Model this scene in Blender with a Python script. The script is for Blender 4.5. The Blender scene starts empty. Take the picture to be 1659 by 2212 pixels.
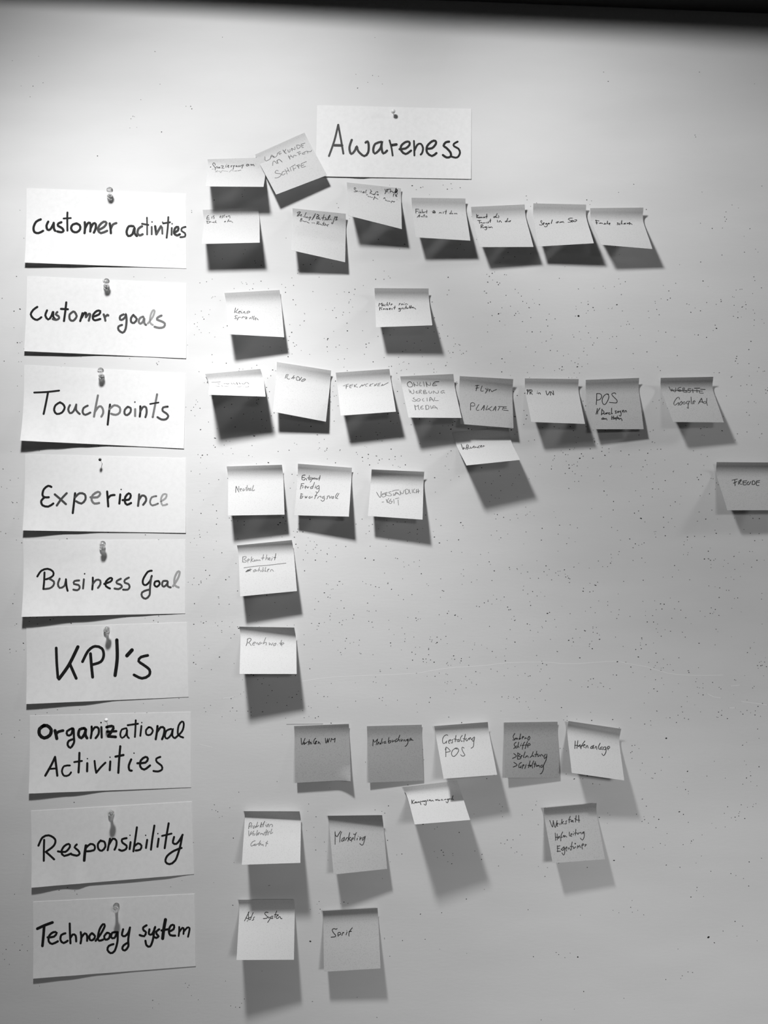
import bpy, bmesh, math, random
from mathutils import Vector, Matrix

sc = bpy.context.scene
C = sc.collection
Z0 = 1.55                      # height of the middle of the pinned area above the floor
DIST = 1.1                     # camera to wall

# ---------------------------------------------------------------- camera
cam = bpy.data.cameras.new('camera')
cam.sensor_fit = 'HORIZONTAL'
cam.sensor_width = 36
cam.lens = 36 * DIST / 1.02858
cam.clip_start = .02
co = bpy.data.objects.new('camera', cam)
C.objects.link(co)
co.location = (0, -DIST, Z0)
co.rotation_euler = (math.pi / 2, 0, 0)
sc.camera = co

# ---------------------------------------------------------------- light
w = bpy.data.worlds.new('world')
sc.world = w
w.use_nodes = True
w.node_tree.nodes['Background'].inputs[0].default_value = (1, 1, 1, 1)
w.node_tree.nodes['Background'].inputs[1].default_value = .017

def aim(o, target):
    o.rotation_euler = (Vector(target) - o.location).to_track_quat('-Z', 'Y').to_euler()

def spot(name, loc, target, power, size, blend, radius):
    d = bpy.data.lights.new(name, 'SPOT')
    d.energy, d.spot_size, d.spot_blend, d.shadow_soft_size = power, math.radians(size), blend, radius
    o = bpy.data.objects.new(name, d)
    C.objects.link(o)
    o.location = loc
    aim(o, target)
    return o

def area(name, loc, target, power, sx, sy):
    d = bpy.data.lights.new(name, 'AREA')
    d.shape, d.size, d.size_y, d.energy = 'RECTANGLE', sx, sy, power
    o = bpy.data.objects.new(name, d)
    C.objects.link(o)
    o.location = loc
    aim(o, target)
    return o

LAMP = (-.2353, -.57, Z0 + .7787)
LX, LY, LZ = LAMP
# one ceiling lamp split into heads, extra ones added to brighten parts of the wall
spot('ceiling_spot', LAMP, (LX + .12, -.02, Z0 - .25), 8.6, 165, 1, .05)
spot('ceiling_spot', LAMP, (LX + .05, 0, Z0), 13.5, 120, 1, .05)
spot('ceiling_spot', (LX - .03, LY, LZ), (LX + .15, 0, Z0 - .5), 31, 60, 1, .05)
spot('ceiling_spot', (LX - .05, LY, LZ), (LX - .3, 0, Z0 - .12), 15, 80, 1, .05)  # added head, lifts the left side of the wall
spot('ceiling_spot', (LX + .05, LY, LZ), (LX + .85, 0, Z0 + .40), 17, 66, 1, .05)  # added head, lifts the upper right of the wall
# the next fitting along the ceiling, and a room lamp with an added twin
spot('ceiling_spot', (1.75, -.57, Z0 + .80), (.4, 0, Z0 + .35), 27, 40, 1, .1)
spot('room_lamp', (1.35, -3.0, Z0 + .62), (.68, 0, Z0 - .95), 182, 36, 1, .3)
spot('room_lamp', (.95, -3.0, Z0 + .62), (.3, 0, Z0 - .9), 58, 45, 1, .3)  # added twin, softens shadows and brightens the lower wall

sc.view_settings.view_transform = 'Standard'
sc.view_settings.look = 'None'
sc.view_settings.gamma = 1
sc.view_settings.exposure = 0
sc.view_settings.use_curve_mapping = False

# ---------------------------------------------------------------- materials
def grey(v):
    return (v, v, v, 1)

def mat(name, v, rough=.7, spec=.3):
    m = bpy.data.materials.new(name)
    m.use_nodes = True
    b = m.node_tree.nodes['Principled BSDF']
    b.inputs['Base Color'].default_value = grey(v)
    b.inputs['Roughness'].default_value = rough
    b.inputs['Specular IOR Level'].default_value = spec
    return m

def nodes(m):
    nt = m.node_tree
    return nt, nt.nodes['Principled BSDF'], (lambda t: nt.nodes.new(t)), nt.links.new

def speckled(name, v, dark, lo, hi, scale, bump):
    """Recycled paper: a base grey broken by small darker fibres."""
    m = mat(name, v, .85, .15)
    nt, b, new, link = nodes(m)
    tc = new('ShaderNodeTexCoord')
    n1 = new('ShaderNodeTexNoise')
    n1.inputs['Scale'].default_value = scale
    n1.inputs['Detail'].default_value = 3
    n1.inputs['Roughness'].default_value = .65
    link(tc.outputs['Object'], n1.inputs['Vector'])
    r = new('ShaderNodeValToRGB')
    r.color_ramp.elements[0].position, r.color_ramp.elements[0].color = lo, grey(dark)
    r.color_ramp.elements[1].position, r.color_ramp.elements[1].color = hi, grey(v)
    link(n1.outputs['Fac'], r.inputs['Fac'])
    link(r.outputs['Color'], b.inputs['Base Color'])
    bp = new('ShaderNodeBump')
    bp.inputs['Strength'].default_value = bump
    bp.inputs['Distance'].default_value = .0004
    link(n1.outputs['Fac'], bp.inputs['Height'])
    link(bp.outputs['Normal'], b.inputs['Normal'])
    return m

NOTE = {'light': speckled('note_paper', .585, .515, .36, .46, 800, .15),
        'mid': speckled('note_paper_grey', .47, .395, .36, .47, 800, .15),
        'dark': speckled('note_paper_dark', .37, .305, .36, .48, 800, .15)}
CARD = speckled('card_paper', .80, .76, .3, .6, 160, .05)
INK = [mat('ink_black', .012, .5), mat('ink_worn', .06, .6), mat('ink_faded', .17, .7), mat('ink_faint', .34, .8)]

wall_m = mat('wall_paint', .70, .75, .2)
nt, b, new, link = nodes(wall_m)
tc, mp = new('ShaderNodeTexCoord'), new('ShaderNodeMapping')
mp.inputs['Scale'].default_value = (1, 1, 3.5)
link(tc.outputs['Object'], mp.inputs['Vector'])
n1, n2 = new('ShaderNodeTexNoise'), new('ShaderNodeTexNoise')
n1.inputs['Scale'].default_value, n1.inputs['Detail'].default_value = 5, 5
n2.inputs['Scale'].default_value, n2.inputs['Detail'].default_value = 90, 4
for n in (n1, n2):
    link(mp.outputs['Vector'], n.inputs['Vector'])
r = new('ShaderNodeValToRGB')
r.color_ramp.elements[0].position, r.color_ramp.elements[0].color = .3, grey(.675)
r.color_ramp.elements[1].position, r.color_ramp.elements[1].color = .7, grey(.725)
link(n1.outputs['Fac'], r.inputs['Fac'])
link(r.outputs['Color'], b.inputs['Base Color'])
bp = new('ShaderNodeBump')
bp.inputs['Strength'].default_value, bp.inputs['Distance'].default_value = .12, .0006
link(n2.outputs['Fac'], bp.inputs['Height'])
link(bp.outputs['Normal'], b.inputs['Normal'])

hole_m = mat('pinhole_dark', .03, .9, .1)
hole_soft_m = mat('pinhole_grey', .22, .9, .1)
scratch_m = mat('scratch_pale', .82, .8, .2)
pencil_m = mat('pencil_line', .16, .8, .2)
trim_m = mat('trim_black', .018, .6, .3)
steel_m = mat('steel', .55, .25, .5)
steel_m.node_tree.nodes['Principled BSDF'].inputs['Metallic'].default_value = 1
white_m = mat('white_plastic', .78, .25, .5)
black_m = mat('black_plastic', .02, .3, .5)
clear_m = mat('clear_plastic', .95, .06, .5)
clear_m.node_tree.nodes['Principled BSDF'].inputs['Transmission Weight'].default_value = .92
clear_m.node_tree.nodes['Principled BSDF'].inputs['IOR'].default_value = 1.45

# ---------------------------------------------------------------- helpers
def link_mesh(name, bm, mats, loc=(0, 0, 0), parent=None, smooth=True):
    me = bpy.data.meshes.new(name)
    bm.to_mesh(me)
    bm.free()
    for m in (mats if isinstance(mats, (list, tuple)) else [mats]):
        me.materials.append(m)
    if smooth:
        for p in me.polygons:
            p.use_smooth = True
    o = bpy.data.objects.new(name, me)
    C.objects.link(o)
    o.location = loc
    if parent:
        o.parent = parent
    return o

def tag(o, label, cat, group=None):
    o['label'], o['category'] = label, cat
    if group:
        o['group'] = group

def lerp(p, q, t):
    return p + (q - p) * t

def note_point(n, u, v):
    """A sticky note held by its top strip and curling off the wall: point (x, z, out) in mm."""
    (ax, az), (bx, bz), (cx, cz, ch), (dx, dz, dh) = n['tl'], n['tr'], n['bl'], n['br']
    tx, tz = lerp(ax, bx, u), lerp(az, bz, u)
    fx, fz, h = lerp(cx, dx, u), lerp(cz, dz, u), lerp(ch, dh, u)
    a = lerp(n['strip'][0], n['strip'][1], u)
    e = lerp(n['top'][0], n['top'][1], u)
    d = math.hypot(fx - tx, fz - tz)
    a = min(a, d * .8)
    s2 = math.hypot(d - a, h)
    c, k = (d - a) / s2, h / s2
    s = v * (a + s2)
    r1, r2 = min(a * .9, 12.0), min(s2 * .55, 26.0)
    if s < a - r1:
        al, ht = s, 0.0
    elif s < a + r2:
        t = (s - a + r1) / (r1 + r2)
        q0, q1, q2 = (1 - t) ** 2, 2 * t * (1 - t), t * t
        al = q0 * (a - r1) + q1 * a + q2 * (a + r2 * c)
        ht = q2 * r2 * k
    else:
        al, ht = a + (s - a) * c, (s - a) * k
    if s > a:
        b = n['bow'] * math.sin(math.pi * (s - a) / s2)
        al -= b * k
        ht += b * c
    ht += e * max(0.0, 1 - s / (a * 1.5)) ** 1.6 + .25
    if n['curl']:
        ht += n['curl'] * max(0.0, 1 - math.hypot(1 - u, 1 - v) / .28) ** 1.6
    return tx + (fx - tx) * al / d, tz + (fz - tz) * al / d, ht

def card_point(n, u, v):
    """A heading card pinned at its top edge, its lower edge lifting off the wall."""
    (ax, az), (bx, bz), low = n['tl'], n['tr'], n['low']
    tx, tz = lerp(ax, bx, u), lerp(az, bz, u)
    for p, q in zip(low, low[1:]):
        if u <= q[0] or q is low[-1]:
            t = (u - p[0]) / (q[0] - p[0])
            ts = t * t * (3 - 2 * t)
            fx, fz, h = lerp(p[1], q[1], t), lerp(p[2], q[2], t), lerp(p[3], q[3], ts)
            break
    w = max(0.0, (v - .2) / .8)
    return lerp(tx, fx, v), lerp(tz, fz, v), .5 + h * w * w

def smooth_line(pts, step):
    """Catmull-Rom through the points of one pen stroke."""
    if len(pts) < 3:
        return pts
    out = []
    P = [pts[0]] + pts + [pts[-1]]
    for i in range(1, len(P) - 2):
        p0, p1, p2, p3 = P[i - 1:i + 3]
        n = max(2, min(9, int((p2 - p1).length / step)))
        for k in range(n):
            t = k / n
            out.append(.5 * (2 * p1 + (p2 - p0) * t + (2 * p0 - 5 * p1 + 4 * p2 - p3) * t * t
                             + (3 * p1 - p0 - 3 * p2 + p3) * t ** 3))
    out.append(pts[-1])
    return out

def parse(ink, div):
    for s in ink.split('/'):
        f = s.split(' ')
        yield int(f[0]), float(f[1]) / 1000, [tuple(float(q) / div for q in p.split(',')) for p in f[2:]]

def add_stroke(bm, pts, nrm, width, mi):
    """A flat pen stroke with round ends lying on a surface."""
    r = width / 2
    def disc(p, n):
        a = n.orthogonal().normalized()
        b_ = n.cross(a)
        vs = [bm.verts.new(p + (a * math.cos(t) + b_ * math.sin(t)) * r) for t in [i * math.pi / 5 for i in range(10)]]
        bm.faces.new(vs).material_index = mi
    disc(pts[0], nrm[0])
    if len(pts) == 1:
        return
    disc(pts[-1], nrm[-1])
    prev = None
    for i, p in enumerate(pts):
        d = pts[min(i + 1, len(pts) - 1)] - pts[max(i - 1, 0)]
        if d.length < 1e-7:
            continue
        s = nrm[i].cross(d).normalized() * r
        cur = (bm.verts.new(p + s), bm.verts.new(p - s))
        if prev:
            bm.faces.new((prev[0], prev[1], cur[1], cur[0])).material_index = mi
        prev = cur

def ink_mesh(n, fn, org):
    bm = bmesh.new()
    def P(u, v):
        x, z, h = fn(n, min(max(u, 0), 1), min(max(v, 0), 1))
        return Vector((x / 1000, -h / 1000, z / 1000)) - org
    k = 0
    for shade, width, uv in parse(n['ink'], 2000):
        line = smooth_line([Vector((u, v, 0)) for u, v in uv], .02)
        pts, nrm = [], []
        for q in line:
            u, v = q.x, q.y
            u0, u1, v0, v1 = max(u - .01, 0), min(u + .01, 1), max(v - .01, 0), min(v + .01, 1)
            nn = (P(u1, v) - P(u0, v)).cross(P(u, v0) - P(u, v1)).normalized()
            if nn.y > 0:
                nn = -nn
            pts.append(P(u, v) + nn * (.00012 + .000004 * (k % 12)))
            nrm.append(nn)
        add_stroke(bm, pts, nrm, width, shade)
        k += 1
    return bm

def sheet_mesh(n, fn, org, nu, nv, thick):
    bm = bmesh.new()
    g = []
    for j in range(nv + 1):
        row = []
        for i in range(nu + 1):
            x, z, h = fn(n, i / nu, j / nv)
            row.append(bm.verts.new(Vector((x / 1000, -h / 1000, z / 1000)) - org))
        g.append(row)
    for j in range(nv):
        for i in range(nu):
            bm.faces.new((g[j][i], g[j + 1][i], g[j + 1][i + 1], g[j][i + 1]))
    # back face and edge strips with their own corners, so the edges stay crisp
    def P(i, j):
        return g[j][i].co
    def nrm(i, j):
        a = P(min(i + 1, nu), j) - P(max(i - 1, 0), j)
        b_ = P(i, max(j - 1, 0)) - P(i, min(j + 1, nv))
        return a.cross(b_).normalized() * thick
    back = [[bm.verts.new(P(i, j) + nrm(i, j) * (1 if nrm(i, j).y > 0 else -1)) for i in range(nu + 1)] for j in range(nv + 1)]
    for j in range(nv):
        for i in range(nu):
            bm.faces.new((back[j][i], back[j][i + 1], back[j + 1][i + 1], back[j + 1][i]))
    for run in ([(i, 0) for i in range(nu + 1)], [(nu, j) for j in range(nv + 1)],
                [(i, nv) for i in range(nu, -1, -1)], [(0, j) for j in range(nv, -1, -1)]):
        f = [bm.verts.new(P(i, j)) for i, j in run]
        b_ = [bm.verts.new(back[j][i].co) for i, j in run]
        for q in range(len(run) - 1):
            bm.faces.new((f[q], f[q + 1], b_[q + 1], b_[q]))
    bm.normal_update()
    return bm

def lathe(bm, prof, n, M):
    rings = []
    for r, h in prof:
        if r < 1e-6:
            rings.append([bm.verts.new(M @ Vector((0, 0, h)))])
        else:
            rings.append([bm.verts.new(M @ Vector((r * math.cos(2 * math.pi * i / n), r * math.sin(2 * math.pi * i / n), h))) for i in range(n)])
    for A, B in zip(rings, rings[1:]):
        for i in range(n):
            j = (i + 1) % n
            if len(A) == 1 and len(B) == 1:
                continue
            if len(A) == 1:
                bm.faces.new((A[0], B[j], B[i]))
            elif len(B) == 1:
                bm.faces.new((A[i], A[j], B[0]))
            else:
                bm.faces.new((A[i], A[j], B[j], B[i]))

# ---------------------------------------------------------------- the wall and the dark trim above it
bm = bmesh.new()
X0, X1, ZB, ZT = -2.2, 2.6, -Z0, 1.05
vs = [bm.verts.new(p) for p in ((X0, 0, ZB), (X1, 0, ZB), (X1, 0, ZT), (X0, 0, ZT),
                                (X0, .1, ZB), (X1, .1, ZB), (X1, .1, ZT), (X0, .1, ZT))]
for f in ((0, 1, 2, 3), (5, 4, 7, 6), (4, 0, 3, 7), (1, 5, 6, 2), (3, 2, 6, 7), (4, 5, 1, 0)):
    bm.faces.new([vs[i] for i in f])
random.seed(7)

def hole(x, z, r, soft):
    st = 1 + (random.random() ** 4) * .9
    an = random.uniform(-.6, .6)
    pts = []
    for i in range(7):
        t = 2 * math.pi * i / 7
        p = Vector((math.cos(t) * r * st, 0, math.sin(t) * r))
        p.rotate(Matrix.Rotation(an, 3, 'Y'))
        pts.append(bm.verts.new(p + Vector((x, -.00006, z))))
    f = bm.faces.new(pts)
    f.material_index = 2 if soft else 1

# old pinholes: dense through the middle of the wall, thin towards the top and the floor
# (x from, x to, z from, z to in mm, how many)
FIELDS = [(-510, 510, 430, 640, 34), (-505, -258, 330, 430, 12), (-258, 0, 315, 430, 40), (0, 512, 315, 440, 70),
          (-258, 60, 40, 315, 330), (60, 515, 40, 315, 420), (-258, 60, -280, 40, 300), (60, 515, -280, 40, 470),
          (-512, -250, -300, 330, 270), (-258, 240, -480, -280, 90), (240, 515, -480, -280, 95),
          (-258, 515, -600, -480, 46), (-512, -250, -680, -300, 40), (-258, 515, -685, -600, 14),
          (515, 900, -300, 330, 260), (-900, -512, -300, 330, 200)]
for x0, x1, z0, z1, n in FIELDS:
    k = 0
    while k < n * 1.3:
        x, z = random.uniform(x0, x1), random.uniform(z0, z1)
        m = 1 if random.random() < .72 else random.randint(2, 4)
        for j in range(m):
            dx, dz = (0, 0) if j == 0 else (random.gauss(0, 9), random.gauss(0, 7))
            r = .00043 + random.random() ** 2 * .00032
            hole((x + dx) / 1000, (z + dz) / 1000, r, random.random() < .3)
            k += 1
for x, z, r in ((-98.7, -575.0, .0011), (434.5, -569.5, .0013), (260.5, 262.5, .0014), (259.5, -596.0, .001),
                (-69, 385.5, .0011), (378, -303, .0011)):
    hole(x / 1000, z / 1000, r, False)
MARKS = '0 0.81 43.7,-216.1 86.3,-209.0 134.5,-205.6 165.7,-201.9 213.9,-201.1 250.8,-203.3 307.5,-199.9 324.5,-202.8 352.9,-207.6 381.2,-216.1 418.1,-218.9 455.0,-218.4/0 0.81 432.3,-242.5 440.8,-247.3 452.1,-249.3/0 0.81 477.7,-253.8 497.5,-256.1 514.2,-258.6/0 0.99 461.5,-262.3 470.6,-262.3/0 0.81 463.5,-233.1 477.7,-231.7/0 0.74 -110.8,-226.8 -76.8,-221.9 -46.3,-219.8 -1.4,-218.3 43.4,-216.0/0 0.74 -216.7,-249.7 -200.5,-247.0/0 0.62 -247.7,-310.9 -229.1,-315.6'
for shade, width, pts in parse(MARKS, 1000):
    line = smooth_line([Vector((x, -.00004, z)) for x, z in pts], .01)
    add_stroke(bm, line, [Vector((0, -1, 0))] * len(line), width, 3)
add_stroke(bm, [Vector((-.1305, -.00005, -.2845)), Vector((-.0820, -.00005, -.2838))], [Vector((0, -1, 0))] * 2, .0006, 4)
wall = link_mesh('wall_back', bm, [wall_m, hole_m, hole_soft_m, scratch_m, pencil_m], (0, 0, Z0), None, False)
wall['kind'] = 'structure'

# dark rail running along the top of the wall, slightly out of level
bm = bmesh.new()
bmesh.ops.create_cube(bm, size=1)
for v in bm.verts:
    # unseen front face, made deeper towards the right to widen the rail's shadow there
    v.co = Vector((v.co.x * 4.2, (v.co.y - .5) * (.157 + .09 * v.co.x * 4.2 * .8), (v.co.z + .5) * .2))
bmesh.ops.bevel(bm, geom=list(bm.edges), offset=.002, segments=2, affect='EDGES')
rail = link_mesh('trim_1', bm, trim_m, (.04, 0, Z0 + .6857), None, False)
rail.rotation_euler = (0, math.radians(2.3), 0)
rail['kind'] = 'structure'

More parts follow.
